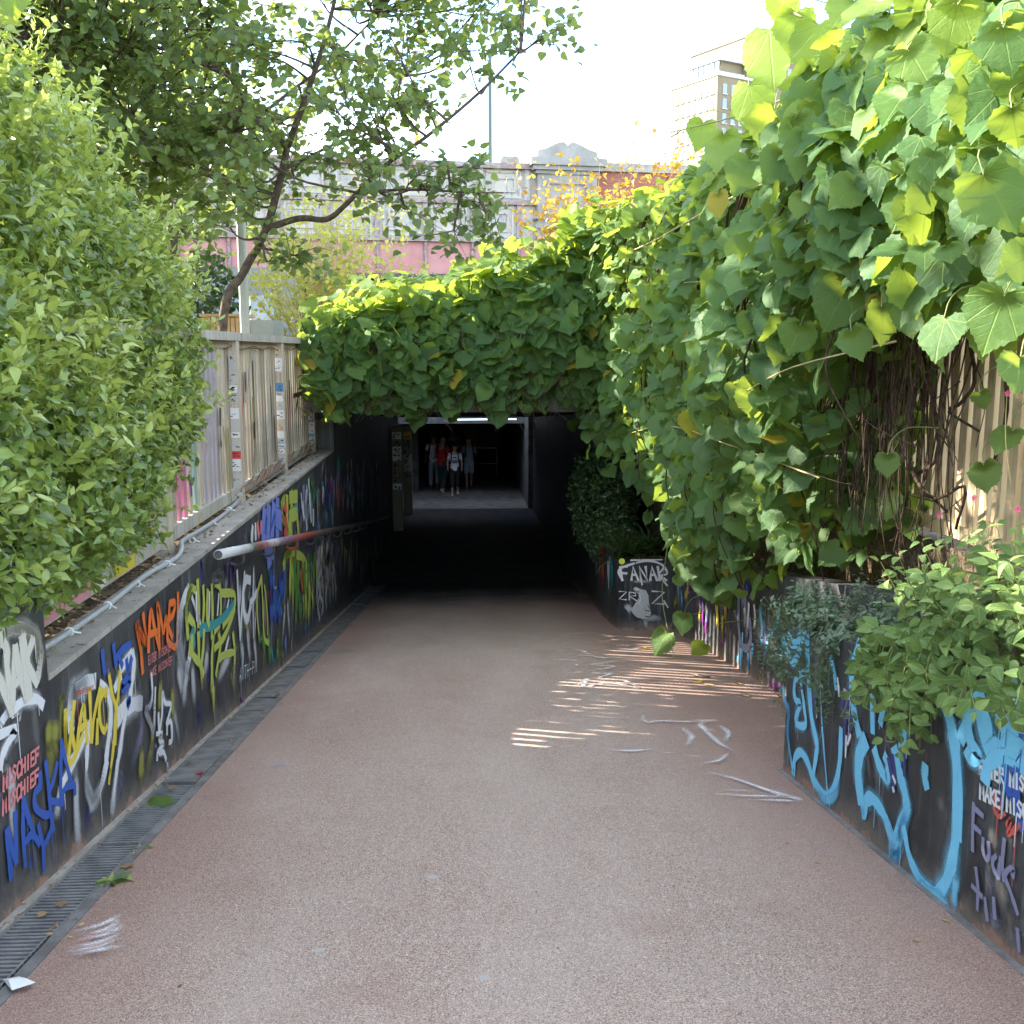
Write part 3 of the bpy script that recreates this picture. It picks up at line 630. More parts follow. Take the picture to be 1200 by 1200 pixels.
HEART = [leaf_heart(k) for k in range(7)]; OVAL = [leaf_oval(.46, 1, -.15, .3), leaf_oval(.40, 1, .05, .15), leaf_oval(.5, 1, -.3, .35)]; LIME = [leaf_lime()]; BLADE = [blade()]
MINT = [leaf_oval(.60, 1, -.18, .22), leaf_oval(.66, 1, -.3, .12), leaf_oval(.55, 1, 0, .3)]
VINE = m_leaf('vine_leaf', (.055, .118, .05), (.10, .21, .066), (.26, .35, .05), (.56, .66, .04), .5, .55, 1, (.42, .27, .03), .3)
HEDGE = m_leaf('hedge_leaf', (.055, .10, .025), (.19, .29, .06), (.42, .50, .13), (.62, .7, .10), .36, .32, 0, None, .6)
TREEL = m_leaf('tree_leaf', (.05, .085, .04), (.11, .17, .06), (.20, .27, .07), (.50, .60, .10), .48, .5, 0, (.26, .09, .03))
TREEB = m_leaf('far_tree_leaf', (.05, .085, .035), (.10, .16, .05), (.18, .25, .06), (.45, .56, .08), .48, .55)
YELL = m_leaf('yellow_shrub_leaf', (.30, .32, .06), (.44, .43, .09), (.56, .52, .12), (.72, .70, .14), .45, .5)
MINTL = m_leaf('mint_leaf', (.07, .13, .035), (.17, .26, .07), (.36, .44, .13), (.42, .52, .12), .25, .5, 1, None, .3)
IVYL = m_leaf('trailing_leaf', (.06, .10, .055), (.14, .20, .11), (.38, .40, .26), (.35, .45, .15), .22, .4)
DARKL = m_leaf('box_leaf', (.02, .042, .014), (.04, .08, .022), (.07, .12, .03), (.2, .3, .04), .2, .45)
ORNG = m_leaf('autumn_leaf', (.35, .14, .02), (.5, .28, .03), (.6, .42, .04), (.8, .5, .05), .4, .5)

# ------------------------------------------------------------------ big vine on the right
def prof(y, tab): return np.interp(y, [t[0] for t in tab], [t[1] for t in tab])
ZTOP = [(2.2, 1.75), (5, 1.72), (7, 1.62), (9, 1.58), (12, 1.62), (13.4, 1.55)]
ZBOT = [(2.2, .2), (3.6, .12), (4.6, .05), (5.4, .12), (5.8, .0), (6.2, -.5), (6.7, -1.25), (7.3, -1.6), (8.2, -1.9), (9.2, -2.3), (10.6, -2.2), (11.6, -1.7), (12.4, -1.2), (13.4, -.75)]
def xsurf(y, z, zb, zt):
    v = np.clip((z - zb) / (zt - zb), 0, 1)
    bul = .40 + .45 * np.sin(np.pi * np.clip(v * .9 + .08, 0, 1)) + .16 * np.sin(y * 1.9) * np.cos(z * 2.3) + np.interp(y, [2, 4, 6, 9, 11.5, 13.4], [.15, .25, .30, .12, .25, .9])
    return XFR - bul
def vine_points(n, ylo, yhi):
    y = rng.uniform(ylo, yhi, n) if ylo > 3 else rng.uniform(ylo, yhi, n); zb, zt = prof(y, ZBOT), prof(y, ZTOP)
    edge = .22 * np.sin(y * 5.3) + .15 * np.sin(y * 11.7 + 1)
    z = zb + edge * .8 + (zt - zb - edge * .5) * rng.random(n) ** .92
    return y, z, zb, zt
vr = thing('climbing_vine', 'huge leafy vine with broad heart leaves draped over the right fence', 'vine', (2.6, 7, -1.2))
n = 4700; y, z, zb, zt = vine_points(n, 2.2, 13.4)
dep = rng.random(n) ** 1.5 * .6; x = xsurf(y, z, zb, zt) + dep
# the crest folds back over the fence
n2 = 1500; y2 = rng.uniform(2.2, 13.2, n2); zt2 = prof(y2, ZTOP); u = rng.random(n2)
x2 = 2.25 + u * 1.25; z2 = zt2 + .16 * np.sin(u * math.pi) + .10 * np.sin(y2 * 3.1) + rng.normal(0, .10, n2) - .12
P = np.stack([np.r_[x, x2], np.r_[y, y2], np.r_[z, z2]], 1)
N = np.vstack([nrm(np.stack([-np.full(n, .75), -np.full(n, .55), np.full(n, .42)], 1) + rng.normal(0, .55, (n, 3))), nrm(np.array([-.3, -.3, .8]) + rng.normal(0, .45, (n2, 3)))])
D = nrm(np.array([-.25, -.2, -.95]) + rng.normal(0, .38, (n + n2, 3)))
s = rng.uniform(.10, .235, n + n2); s *= np.where(rng.random(n + n2) < .12, .6, 1); s = np.where(P[:, 1] < 5.2, np.minimum(s * 1.12, .25), s)
ti = np.clip(rng.beta(2, 3, n + n2) * .75 + .34 * np.clip((P[:, 2] - .2) / 1.4, 0, 1), 0, .93); ti[rng.random(n + n2) < .012] = .99  # backlight painted into the tint: leaves turn yellower towards the top
# leave the near lower corner open so that the fence shows, and the space in front of the lens free
keep = ~((P[:, 1] < 6.1) & (P[:, 2] < .05 + .12 * np.sin(P[:, 1] * 7))) & (np.linalg.norm(P, axis=1) > 3.3)
P, N, D, s, ti = P[keep], N[keep], D[keep], s[keep], ti[keep]
P -= D * s[:, None] * .4
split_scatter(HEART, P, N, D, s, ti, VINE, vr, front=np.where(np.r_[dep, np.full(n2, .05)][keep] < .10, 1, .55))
def stem(mb, pts, r0, r1, n=5, sub=4):
    Q = smooth_line(pts, sub); mb.tube(Q, np.linspace(r0, r1, len(Q)), n)
m = MB()
for k in range(46):
    ya = random.uniform(4.6, 12.5); yb = ya + random.uniform(-.9, .9); zb_, zt_ = float(prof(ya, ZBOT)), float(prof(ya, ZTOP))
    zz = np.linspace(zt_ - .1, max(-2.4, zb_ + .1), 6); pts = [(float(xsurf(ya, q, zb_, zt_)) + random.uniform(.12, .35), ya + (yb - ya) * i / 5 + random.uniform(-.12, .12), q) for i, q in enumerate(zz)]
    stem(m, pts, .012, .005)
m.build('vine_stem', DSTEM, vr, smooth=True)
# long free shoots reaching out towards the path
m = MB(); m2 = MB()
def px_line(lst, mb, r0, r1):
    stem(mb, [onX(a, b, X) for a, b, X in lst], r0, r1, 6)
px_line([(1010, 185, 2.5), (870, 225, 2.2), (745, 292, 2.0), (680, 305, 1.9), (655, 325, 1.85)], m, .010, .004)
px_line([(745, 292, 2.0), (715, 320, 1.95), (708, 350, 1.9), (712, 368, 1.9)], m, .006, .003); px_line([(735, 295, 2.0), (706, 322, 1.95), (700, 345, 1.9)], m, .005, .003)
px_line([(1000, 60, 2.3), (905, 122, 2.15), (800, 152, 2.0), (765, 158, 1.95)], m2, .008, .003); px_line([(800, 152, 2.0), (770, 172, 1.97), (740, 200, 1.95)], m, .005, .003)
px_line([(905, 372, 2.2), (830, 330, 2.1), (742, 345, 2.0), (690, 362, 1.95)], m2, .006, .003); px_line([(1050, 400, 2.1), (930, 430, 1.95), (880, 455, 1.9), (868, 462, 1.88)], m, .006, .003)
px_line([(940, 20, 2.0), (905, 0, 1.95), (870, -40, 1.9)], m2, .007, .005); px_line([(960, 560, 2.2), (850, 520, 2.0), (770, 500, 1.95), (690, 525, 1.9)], m, .006, .003)
px_line([(790, 560, 2.1), (782, 640, 2.0), (776, 700, 1.98), (790, 770, 1.95)], m2, .006, .003)
m.build('straw_shoot', YSTEM, vr, smooth=True); m2.build('green_shoot', GSTEM, vr, smooth=True)
# leaves hanging on the free shoots and at the rim, read off the picture: (x, y, size px, X, tint, facing)
rim = [(905, 70, 92, 2.0, .9), (930, 40, 60, 2.0, .88), (955, 62, 80, 2.1, .85), (905, 160, 85, 2.05, .92), (880, 125, 70, 2.0, .93), (955, 150, 70, 2.1, .7), (850, 180, 60, 2.1, .75), (820, 160, 45, 2.1, .8), (915, 12, 50, 1.95, .93), (870, 205, 60, 2.1, .6),
       (1165, 235, 95, 1.75, .55), (1080, 250, 85, 1.9, .45), (1160, 370, 95, 1.75, .5), (1100, 395, 72, 1.8, .45), (1003, 405, 52, 1.9, .45), (930, 400, 60, 1.95, .5), (980, 360, 80, 2.0, .35), (1035, 380, 60, 1.95, .3), (895, 385, 50, 2.0, .9), (935, 285, 55, 2.1, .9), (1190, 440, 60, 1.8, .5), (1188, 310, 60, 1.7, .6),
       (775, 755, 44, 1.98, .5), (800, 732, 36, 1.98, .4), (818, 762, 30, 2.02, .85), (680, 480, 26, 1.75, .75), (700, 512, 30, 1.82, .4), (672, 500, 22, 1.75, .8), (715, 555, 26, 1.9, .5), (740, 520, 34, 1.95, .6), (735, 470, 30, 1.95, .55), (850, 560, 50, 2.1, .3), (1150, 470, 28, 2.6, .4), (1155, 560, 45, 2.6, .45), (1180, 520, 46, 2.5, .45), (1040, 545, 36, 2.3, .25), (1190, 150, 60, 1.8, .7), (1130, 130, 60, 1.9, .4), (1070, 60, 70, 1.9, .8), (1120, 30, 70, 1.85, .85), (1020, 30, 70, 2.0, .9), (1180, 60, 80, 1.75, .6), (990, 20, 60, 2.0, .95), (845, 240, 38, 2.05, .99), (1025, 135, 34, 2.0, .99)]
Pr = np.array([onX(a, b, X) for a, b, _, X, _ in rim]); sr = np.array([.74 * q / 1200 * np.linalg.norm(onX(a, b, X)) for a, b, q, X, _ in rim])
Nr = nrm(np.array([-.45, -.85, .25]) + rng.normal(0, .28, (len(rim), 3))); Dr = nrm(np.array([-.1, -.1, -1.]) + rng.normal(0, .35, (len(rim), 3)))
Pr = Pr - Dr * sr[:, None] * .45
singles(HEART, Pr, Nr, Dr, sr, np.array([q[4] for q in rim]), 'leaf', VINE, vr, 6)
m = MB()
for p, d, q in zip(Pr, Dr, sr): stem(m, [p, p - d * q * .3 + np.array([.04, .06, .03]), p + np.array([.18, .18, .13]), p + np.array([.42, .3, .12])], .0025, .004, 4, 3)
m.build('leaf_stalk', GSTEM, vr)['kind'] = 'stuff'
# dead stems tangled before the right fence
ds = thing('dead_vine_tangle', 'tangle of brown dead vine stems hanging before the right fence', 'vine', (2.7, 5.6, -1.1))
m = MB()
for k in range(150):
    ya = random.gauss(6.35, .38); yb = ya + random.gauss(-.05, .18); xa = random.uniform(2.45, 2.85)
    z0, z1 = random.uniform(.5, 1.6), random.uniform(-1.2, -.4)
    pts = [(xa + random.uniform(-.06, .06) + .05 * math.sin(i), ya + (yb - ya) * i / 5 + random.gauss(0, .05), z0 + (z1 - z0) * i / 5) for i in range(6)]
    stem(m, pts, random.choice([.004, .006, .009, .014]), .003, 4, 3)
for k in range(60):
    p = np.array([random.uniform(2.3, 2.85), random.gauss(6.3, .9), random.uniform(-.9, .6)]); d = np.array([random.uniform(-.4, .1), random.uniform(-.5, .5), random.uniform(-.4, .25)])
    stem(m, [p, p + d * .5 + np.random.normal(0, .03, 3), p + d], .004, .0015, 4, 3)
for q in ([(1108, 300, 2.85), (1142, 430, 2.82), (1128, 470, 2.82), (1112, 482, 2.82), (1147, 505, 2.84)], [(1070, 350, 2.75), (1100, 520, 2.75), (1075, 560, 2.75), (1110, 600, 2.75)], [(1040, 480, 2.7), (1085, 580, 2.7), (1130, 570, 2.75), (1120, 620, 2.75)], [(1175, 400, 2.8), (1180, 480, 2.8), (1165, 540, 2.8)]):
    stem(m, [onX(*a) for a in q], .014, .008, 6)
m.build('stems', DSTEM, ds, smooth=True)['kind'] = 'stuff'
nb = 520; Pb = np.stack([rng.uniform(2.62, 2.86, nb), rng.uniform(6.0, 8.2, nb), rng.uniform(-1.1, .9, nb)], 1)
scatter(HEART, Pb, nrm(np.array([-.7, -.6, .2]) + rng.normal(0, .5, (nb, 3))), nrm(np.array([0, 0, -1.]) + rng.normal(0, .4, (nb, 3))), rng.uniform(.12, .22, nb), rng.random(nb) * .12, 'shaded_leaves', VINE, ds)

# ------------------------------------------------------------------ vine canopy over the tunnel mouth
vc = thing('vine_canopy', 'thick curtain of vine leaves hanging over the tunnel mouth', 'vine', (0, 13, .1))
n = 2100; x = rng.uniform(-1.85, 2.7, n); ztc = np.interp(x, [-2.2, -1.5, 0, .8, 1.6, 2.7], [.30, .45, .74, .95, 1.5, 1.9]); zbc = np.interp(x, [-2.2, -1.75, -1.3, -.7, .2, 1.2, 2.0, 2.7], [-.35, -.6, -.82, -.72, -.74, -.66, -.80, -1.2]) - .04 + .17 * np.sin(x * 9) * np.sin(x * 3.7 + .5)
v = rng.random(n); z = zbc + (ztc - zbc) * v; y = 12.85 - .38 * np.sin(np.pi * np.clip(v, 0, 1)) + rng.random(n) ** 1.5 * .45 + .10 * np.sin(x * 3 + z * 4)
n2 = 2600; xt = rng.uniform(-1.8, 3.0, n2); yt = 12.6 + rng.random(n2) * 4.6; zt_ = np.interp(xt, [-2.4, -1.5, 0, .8, 1.6, 3], [.25, .42, .66, .9, 1.4, 1.9]) + rng.normal(0, .13, n2) + .06 * np.sin(xt * 5) + .12 * np.sin(yt * 2 + xt)
P = np.stack([np.r_[x, xt], np.r_[y, yt], np.r_[z, zt_]], 1)
N = np.vstack([nrm(np.array([-.15, -.8, .5]) + rng.normal(0, .55, (n, 3))), nrm(np.array([-.15, -.35, .75]) + rng.normal(0, .5, (n2, 3)))])
D = nrm(np.array([0, -.3, -.9]) + rng.normal(0, .5, (n + n2, 3))); s = rng.uniform(.10, .27, n + n2)
ti = np.r_[np.clip(rng.beta(2, 3, n) * .85 + .22 * np.clip(v - .3, 0, 1), 0, .93), np.clip(rng.beta(4, 1.8, n2), 0, .93)]; ti[rng.random(n + n2) < .008] = .99  # top layer tinted yellower, painting in a backlit glow
P -= D * s[:, None] * .4
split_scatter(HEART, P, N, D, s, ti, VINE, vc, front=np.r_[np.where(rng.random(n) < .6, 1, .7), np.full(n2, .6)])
m = MB()
for k in range(60):
    xa = random.uniform(-2, 2.4); stem(m, [(xa, 13.1, .5), (xa + random.gauss(0, .2), 12.7, .2), (xa + random.gauss(0, .3), 12.7, -.3), (xa + random.gauss(0, .3), 12.75, random.uniform(-1.0, -.6))], .010, .003, 4, 3)
m.build('vine_stem', DSTEM, vc)
# bushy dry growth at the left end, in front of the fence end
n = 1500; c = onY(398, 440, 13.4); P = c + rng.normal(0, 1, (n, 3)) * np.array([.16, .35, .20]) + np.array([-.05, 0, .05])
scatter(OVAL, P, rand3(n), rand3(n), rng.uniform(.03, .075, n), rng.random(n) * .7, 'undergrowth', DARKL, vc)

# ------------------------------------------------------------------ hedge on the left
hd = thing('privet_hedge', 'bushy bright green hedge spilling over the fence at the left', 'hedge', (-2.3, 5, ZG))
HC = [(-2.65, 2.6, .2, .95, 1.2, 1.5), (-2.6, 3.9, .25, .9, 1.2, 1.42), (-2.6, 5.2, .2, .85, 1.2, 1.35), (-2.6, 6.4, .05, .8, 1.1, 1.22), (-2.55, 7.25, -.1, .72, .95, .95), (-2.1, 4.6, -.6, .55, .9, .65), (-2.12, 5.6, -.62, .48, .8, .6), (-2.05, 3.6, -.45, .55, .9, .9), (-2.2, 6.6, -.35, .5, .7, .65),
      (-2.9, 1.2, .2, .9, 1.1, 1.6), (-3.0, -.2, .2, .9, 1.2, 1.7), (-3.0, -1.8, .2, .9, 1.2, 1.7)]
Ps, Ns, Pc = [], [], []
for i, (cx, cy, cz, rx, ry, rz) in enumerate(HC):
    k = int((12500 if i < 9 else 3000) * (rx * ry * rz) ** .667); d = rand3(k * 2); d = d[(d[:, 0] > -.25)][:k]
    lump = 1 + .12 * np.sin(d[:, 1] * 9 + cy) * np.sin(d[:, 2] * 8) + .09 * np.sin(d[:, 2] * 19 + cy * 3) * np.sin(d[:, 1] * 17 + d[:, 0] * 9)
    rr = lump * (1 - rng.random(len(d)) ** 2 * .26); p = np.array([cx, cy, cz]) + d * np.array([rx, ry, rz]) * rr[:, None]
    Ps.append(p); Ns.append(nrm(d / np.array([rx, ry, rz])))
    d = rand3(900); Pc.append(np.array([cx, cy, cz]) + d * np.array([rx, ry, rz]) * (.55 + .2 * rng.random((900, 1))))
P = np.vstack(Ps); NN = np.vstack(Ns); Pc = np.vstack(Pc)
# drop what lies buried inside a neighbouring lump
bur = np.zeros(len(P), bool)
for (cx, cy, cz, rx, ry, rz) in HC: bur |= (((P - np.array([cx, cy, cz])) / np.array([rx, ry, rz])) ** 2).sum(1) < .42
pk = np.sin(P[:, 1] * 7.3 + np.sin(P[:, 2] * 5)) * np.sin(P[:, 2] * 6.1 + P[:, 1] * 1.7); bur |= (pk > .45) & (rng.random(len(P)) < .72)
P, NN = P[~bur], NN[~bur]
def hlow(P): return P[:, 2] > np.interp(P[:, 1], [2, 4.1, 4.2, 5.2, 6.2, 6.8, 7.5, 8.4], [-.95, -1.0, -1.12, -1.16, -1.1, -.95, -.55, -.25])
# sprays of shoots standing off the surface
tips = np.concatenate([rng.choice(len(P), 800, replace=False), rng.choice(np.where(NN[:, 2] > .15)[0], 700, replace=False)]); tp_, tn, tt = [], [], []; m = MB()
for i in tips:
    d = nrm(NN[i] * .7 + np.array([.12, .05, .75]) + rng.normal(0, .25, 3)); ln_ = random.uniform(.10, .34) * (1.45 if NN[i][2] > .3 else 1); k = int(ln_ / .018)
    a = P[i] - d * .05
    if a[2] > -1.0 and np.linalg.norm(a) > 1.7:
        m.tube([a, a + d * ln_], [.003, .0012], 3, False)
        for j in range(k):
            tp_.append(a + d * ln_ * (j + .5) / k); tn.append(nrm(d * .9 + rng.normal(0, .6, 3))); tt.append(.55 + .4 * j / k)
tp_ = np.array(tp_); tn = np.array(tn)
N1 = nrm(NN * .6 + np.array([.1, -.1, .5]) + rng.normal(0, .55, P.shape)); D1 = nrm(NN * .5 + np.array([0, 0, .45]) + rng.normal(0, .6, P.shape))
t1 = np.clip(rng.beta(1.5, 1.9, len(P)) * .85, 0, .93)
Pa = np.vstack([P, tp_]); Na = np.vstack([N1, nrm(rand3(len(tp_)) + np.array([0, 0, .7]))]); Da = np.vstack([D1, tn]); ta = np.r_[t1, np.clip(np.array(tt), 0, .93)]
sa = rng.uniform(.045, .078, len(Pa)); ok = (np.linalg.norm(Pa, axis=1) > 1.6) & (Pa[:, 0] < -1.35) & hlow(Pa)
okc = hlow(Pc) & (np.linalg.norm(Pc, axis=1) > 1.8)
scatter(LIME, Pc[okc], rand3(okc.sum()), rand3(okc.sum()), rng.uniform(.14, .2, okc.sum()), rng.random(okc.sum()) * .3, 'inner_foliage', HEDGE, hd)  # large dark inner leaves added to block light through the hedge
split_scatter(OVAL, Pa[ok], Na[ok], Da[ok], sa[ok], ta[ok], HEDGE, hd)
m.build('shoot', GSTEM, hd)['kind'] = 'stuff'
m = MB()
for k in range(60):
    yb = random.uniform(-1.5, 7.4); m.tube(smooth_line([(-2.6 + random.gauss(0, .15), yb, ZG), (-2.6 + random.gauss(0, .25), yb + random.gauss(0, .2), -.4), (-2.6 + random.gauss(0, .4), yb + random.gauss(0, .4), .6)], 3), np.linspace(.018, .006, 7), 5)
m.build('branch', BARK, hd)
# ------------------------------------------------------------------ trees
def tree(name, label, limbs, clusters, leaf_n, size, mat, tmpl, base, crown_r=.5, group=None, tint=(2, 3), single=0, droop=-.5):
    t = thing(name, label, 'tree', base, group)
    mb = MB(); pts = []; lim = []
    for L_, r0, r1 in limbs:
        Q = smooth_line(L_, 5); mb.tube(Q, np.linspace(r0, r1, len(Q)), 7); lim += list(Q)
    mb.build('trunk', BARK, t, smooth=True)
    lim = np.array(lim); mt = MB(); Ps, Ds = [], []
    for c in clusters:
        c = np.asarray(c[:3], float); i = np.argmin(np.linalg.norm(lim - c, axis=1) + np.where(lim[:, 2] > c[2] + .2, .6, 0)); a = lim[i]
        mid = (a + c) / 2 + np.random.normal(0, .08, 3) - np.array([0, 0, .06]); Q = smooth_line([a, mid, c], 4); mt.tube(Q, np.linspace(.016, .005, len(Q)), 4, False)
        for k in range(6):
            d = nrm(np.random.normal(0, 1, 3) + np.array([0, 0, .1]) + nrm(c - a) * .8); e = c + d * crown_r * random.uniform(.5, 1.05)
            st = Q[random.randrange(len(Q) // 2, len(Q))]; mt.tube([st, (st + e) / 2 + np.random.normal(0, .03, 3), e], [.006, .004, .002], 3, False)
            for j in range(leaf_n):
                f = random.uniform(.25, 1.05); Ps.append(st + (e - st) * f + np.random.normal(0, .055, 3)); Ds.append(d)
    mt.build('twig', BARK, t)
    P = np.array(Ps); n = len(P)
    N = nrm(np.array([-.1, -.35, .75]) + rng.normal(0, .55, (n, 3))); D = nrm(np.array(Ds) * .6 + np.array([0, 0, droop]) + rng.normal(0, .45, (n, 3)))
    s = rng.uniform(.7, 1.15, n) * size; ti = np.clip(rng.beta(*tint, n), 0, .93); ti[rng.random(n) < .012] = 1.
    if single: split_scatter(tmpl, P, N, D, s, ti, mat, t, nsingle=single)
    else: scatter(tmpl, P, N, D, s, ti, 'crown', mat, t)
    return t
YB = 11.9
def pt(x, y, Y=YB): return onY(x, y, Y)
limbs = [([(pt(262, 372)[0] - .05, YB, ZG), pt(262, 372), pt(285, 320), pt(312, 268), pt(330, 205), pt(337, 172)], .056, .038),
         ([pt(312, 268), pt(350, 256), pt(382, 257, 11.6), pt(405, 240, 11.4), pt(450, 195, 11.1), pt(500, 160, 10.8), pt(560, 110, 10.6), pt(610, 60, 10.4)], .040, .010),
         ([pt(420, 226, 11.2), pt(480, 222, 10.9), pt(540, 225, 10.6), pt(590, 226, 10.4)], .018, .006),
         ([pt(337, 172), pt(300, 140, 12), pt(270, 90, 12.1), pt(240, 20, 12.2), pt(215, -70, 12.2)], .038, .014),
         ([pt(337, 172), pt(360, 110, 11.7), pt(385, 30, 11.5), pt(410, -80, 11.3)], .040, .014), ([pt(312, 130, 12), pt(350, 100, 12.3), pt(390, 70, 12.5), pt(440, 20, 12.6)], .02, .01),
         ([pt(330, 200), pt(390, 170, 12.2), pt(440, 150, 12.5), pt(470, 90, 12.7)], .02, .008), ([pt(270, 90, 12.1), pt(200, 60, 11.6), pt(120, 40, 11.2), pt(40, 30, 10.8)], .025, .01)]
cl = []
random.seed(21); np.random.seed(21)
for k in range(1200):
    x, y = random.uniform(-160, 640), random.uniform(-330, 285)
    lo = np.interp(x, [-160, 60, 120, 250, 330, 430, 500, 560, 640], [160, 160, 190, 240, 200, 215, 120, 70, 25])
    dens = np.interp(x, [-160, 200, 330, 470, 560, 640], [1, 1, .75, .8, .55, .35])
    if 220 < x < 420 and y < 120: dens *= .62
    if y < lo and random.random() < dens: cl.append(pt(x, y, random.uniform(10.2, 13.4)))
    if len(cl) > 340: break
cl += [pt(x, y, Y) for x, y, Y in ((470, 232, 11), (500, 225, 10.9), (530, 222, 10.7), (560, 232, 10.6), (575, 238, 10.5), (440, 215, 11), (495, 200, 10.9), (545, 60, 10.6), (600, 50, 10.4), (630, 48, 10.4), (350, 300, 11.7), (325, 295, 11.8), (540, 262, 10.6), (280, 225, 12), (260, 250, 12), (420, 180, 11), (460, 160, 11), (385, 190, 11.6), (500, 120, 10.8), (430, 120, 11))]
tree('lime_tree', 'leaning lime tree with forked dark trunk behind the left fence', limbs, cl, 11, .10, TREEL, LIME, (pt(262, 372)[0] - .05, YB, ZG), .55, single=300)
lt2 = [([(-5.3, 19.5, ZG), (-5.25, 19.5, .9), (-5.1, 19.4, 2.6), (-4.9, 19.3, 5), (-4.7, 19.3, 8)], .13, .04), ([(-5.15, 19.4, 2.3), (-5.8, 19.4, 4.2), (-6.4, 19.4, 6.5)], .06, .02)]
cl2 = [(-5.4 + random.gauss(0, 1.2), 19.5 + random.gauss(0, .9), random.uniform(1.8, 8)) for k in range(60)]
tree('slender_tree', 'slender dark tree standing between the hedge and the lime tree', lt2, cl2, 11, .16, TREEL, LIME, (-5.3, 19.5, ZG), .6, tint=(2, 4))
for i, (x, y, h, nn, lab) in enumerate(((-9.5, 19.5, 7.5, 80, 'broad dark tree rising behind the hedge at the far left'), (-6.6, 22, 7.0, 46, 'green tree in the distance left of the lamp post'), (-11.5, 22, 9, 70, 'tall tree far behind the hedge at the top left corner'), (-6.6, 9.0, 6, 70, 'dense tree close behind the hedge above its crest'), (-4.7, 12.0, 4.2, 46, 'small added tree hidden behind the hedge to shade the path'))):  # last tree is added out of sight to keep sun off the path
    L_ = [([(x, y, ZG), (x + .1, y, h * .3), (x - .1, y, h * .8)], .16, .04), ([(x, y, h * .25), (x + 1.1, y, h * .6)], .07, .02), ([(x, y, h * .3), (x - 1.2, y + .3, h * .65)], .07, .02)]
    cc = [np.array([x, y, h * .60]) + nrm(np.random.normal(0, 1, 3)) * np.array([2.3, 1.8, h * .48]) * random.random() ** .4 for k in range(nn)]
    tree('broadleaf_tree', lab, L_, [c for c in cc if c[2] > (1.25 if h < 5 else -.6)], 11, .17, TREEB, LIME, (x, y, ZG), .75)
for i, (x, y, rx, ry, rz, lab) in enumerate(((-2.9, 9.0, .6, .8, 2.5, 'dark shrub raised behind the end of the hedge to shade the path'), (-2.8, 10.9, .55, 1.0, .75, 'low dark shrub behind the fence below the leaning trunk'), (-2.8, 12.6, .5, .9, .7, 'low dark shrub behind the far end of the fence'), (-2.8, 15.2, .6, 1.3, 1.2, 'shrub behind the fence past its capped end'), (-4.0, 17.0, .8, .8, 2.7, 'tall bushy shrub glimpsed between hedge and leaning trunk'))):  # first shrub is made tall, out of sight, to block sun
    n = 2600 + 1800 * (rz > 2); d = rand3(n); P = np.array([x, y, ZG + .25]) + d * np.array([rx, ry, rz]) * (1 - rng.random(n)[:, None] ** 2 * .4); P = P[P[:, 2] > ZG]; n = len(P); t = thing('low_shrub', lab, 'shrub', (x, y, ZG), 'shrubs behind the left fence')
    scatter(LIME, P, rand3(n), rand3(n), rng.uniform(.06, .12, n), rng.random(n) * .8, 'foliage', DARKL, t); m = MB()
    for k in range(8): m.tube([(x + random.gauss(0, .1), y + random.gauss(0, .2), ZG), (x + random.gauss(0, .3), y + random.gauss(0, .4), ZG + rz)], [.012, .004], 4)
    m.build('stem', BARK, t)
# yellow shrub between tree and bridge, orange creeper on the pier
YS = 18.0
def shrub(name, label, base, tips, nleaf, size, mat, tmpl, cat='shrub', r=.01):
    t = thing(name, label, cat, base); mb = MB(); Ps = []
    for tip in tips:
        a = np.array(base) + np.random.normal(0, .15, 3) * np.array([1, 1, 0]); tip = np.asarray(tip, float); mid = (a + tip) / 2 + np.random.normal(0, .12, 3) + np.array([0, 0, .12])
        Q = smooth_line([a, mid, tip], 5); mb.tube(Q, np.linspace(r, r * .3, len(Q)), 4, False)
        for j in range(nleaf):
            f = random.random() ** .7; i = min(len(Q) - 1, int((.3 + .7 * f) * len(Q))); Ps.append(Q[i] + np.random.normal(0, .09 * size / .05 * .6 + .05, 3))
    mb.build('stem', YSTEM, t)
    P = np.array(Ps); n = len(P)
    scatter(tmpl, P, nrm(np.array([0, -.4, .6]) + rng.normal(0, .6, (n, 3))), rand3(n), rng.uniform(.7, 1.2, n) * size, np.clip(rng.random(n), 0, .93), 'foliage', mat, t); return t
b0 = onY(385, 380, YS); tips = [onY(random.uniform(285, 500), random.uniform(225, 350), YS + random.uniform(-1, 1)) for k in range(170)]
tips = [t_ for t_ in tips if not (proj(t_)[0] > 430 and random.random() < .6)]
shrub('yellow_shrub', 'airy yellow leaved shrub in front of the pink bridge girder', (b0[0], YS, ZG), tips, 26, .085, YELL, LIME)
b0 = onY(690, 330, 15.5); shrub('autumn_creeper', 'orange and yellow creeper rising behind the vine before the stone pier', (b0[0], 15.5, .6), [onY(random.gauss(690, 42), random.gauss(238, 22), 15.5 + random.uniform(-.5, .5)) for k in range(60)] + [onY(random.gauss(790, 22), random.gauss(195, 12), 15.5) for k in range(14)], 20, .075, ORNG, LIME, 'creeper', .006)
b0 = onY(740, 185, 36); shrub('parapet_weed', 'wispy green weeds on the bridge parapet right of the pier', (BM @ Vector((3.8, .4, 7.08)))[:], [BM @ Vector((3.8 + random.uniform(-1.2, 1.4), .4, 7.3 + random.uniform(.1, .5))) for k in range(24)], 8, .10, TREEB, OVAL, 'weeds', .012)

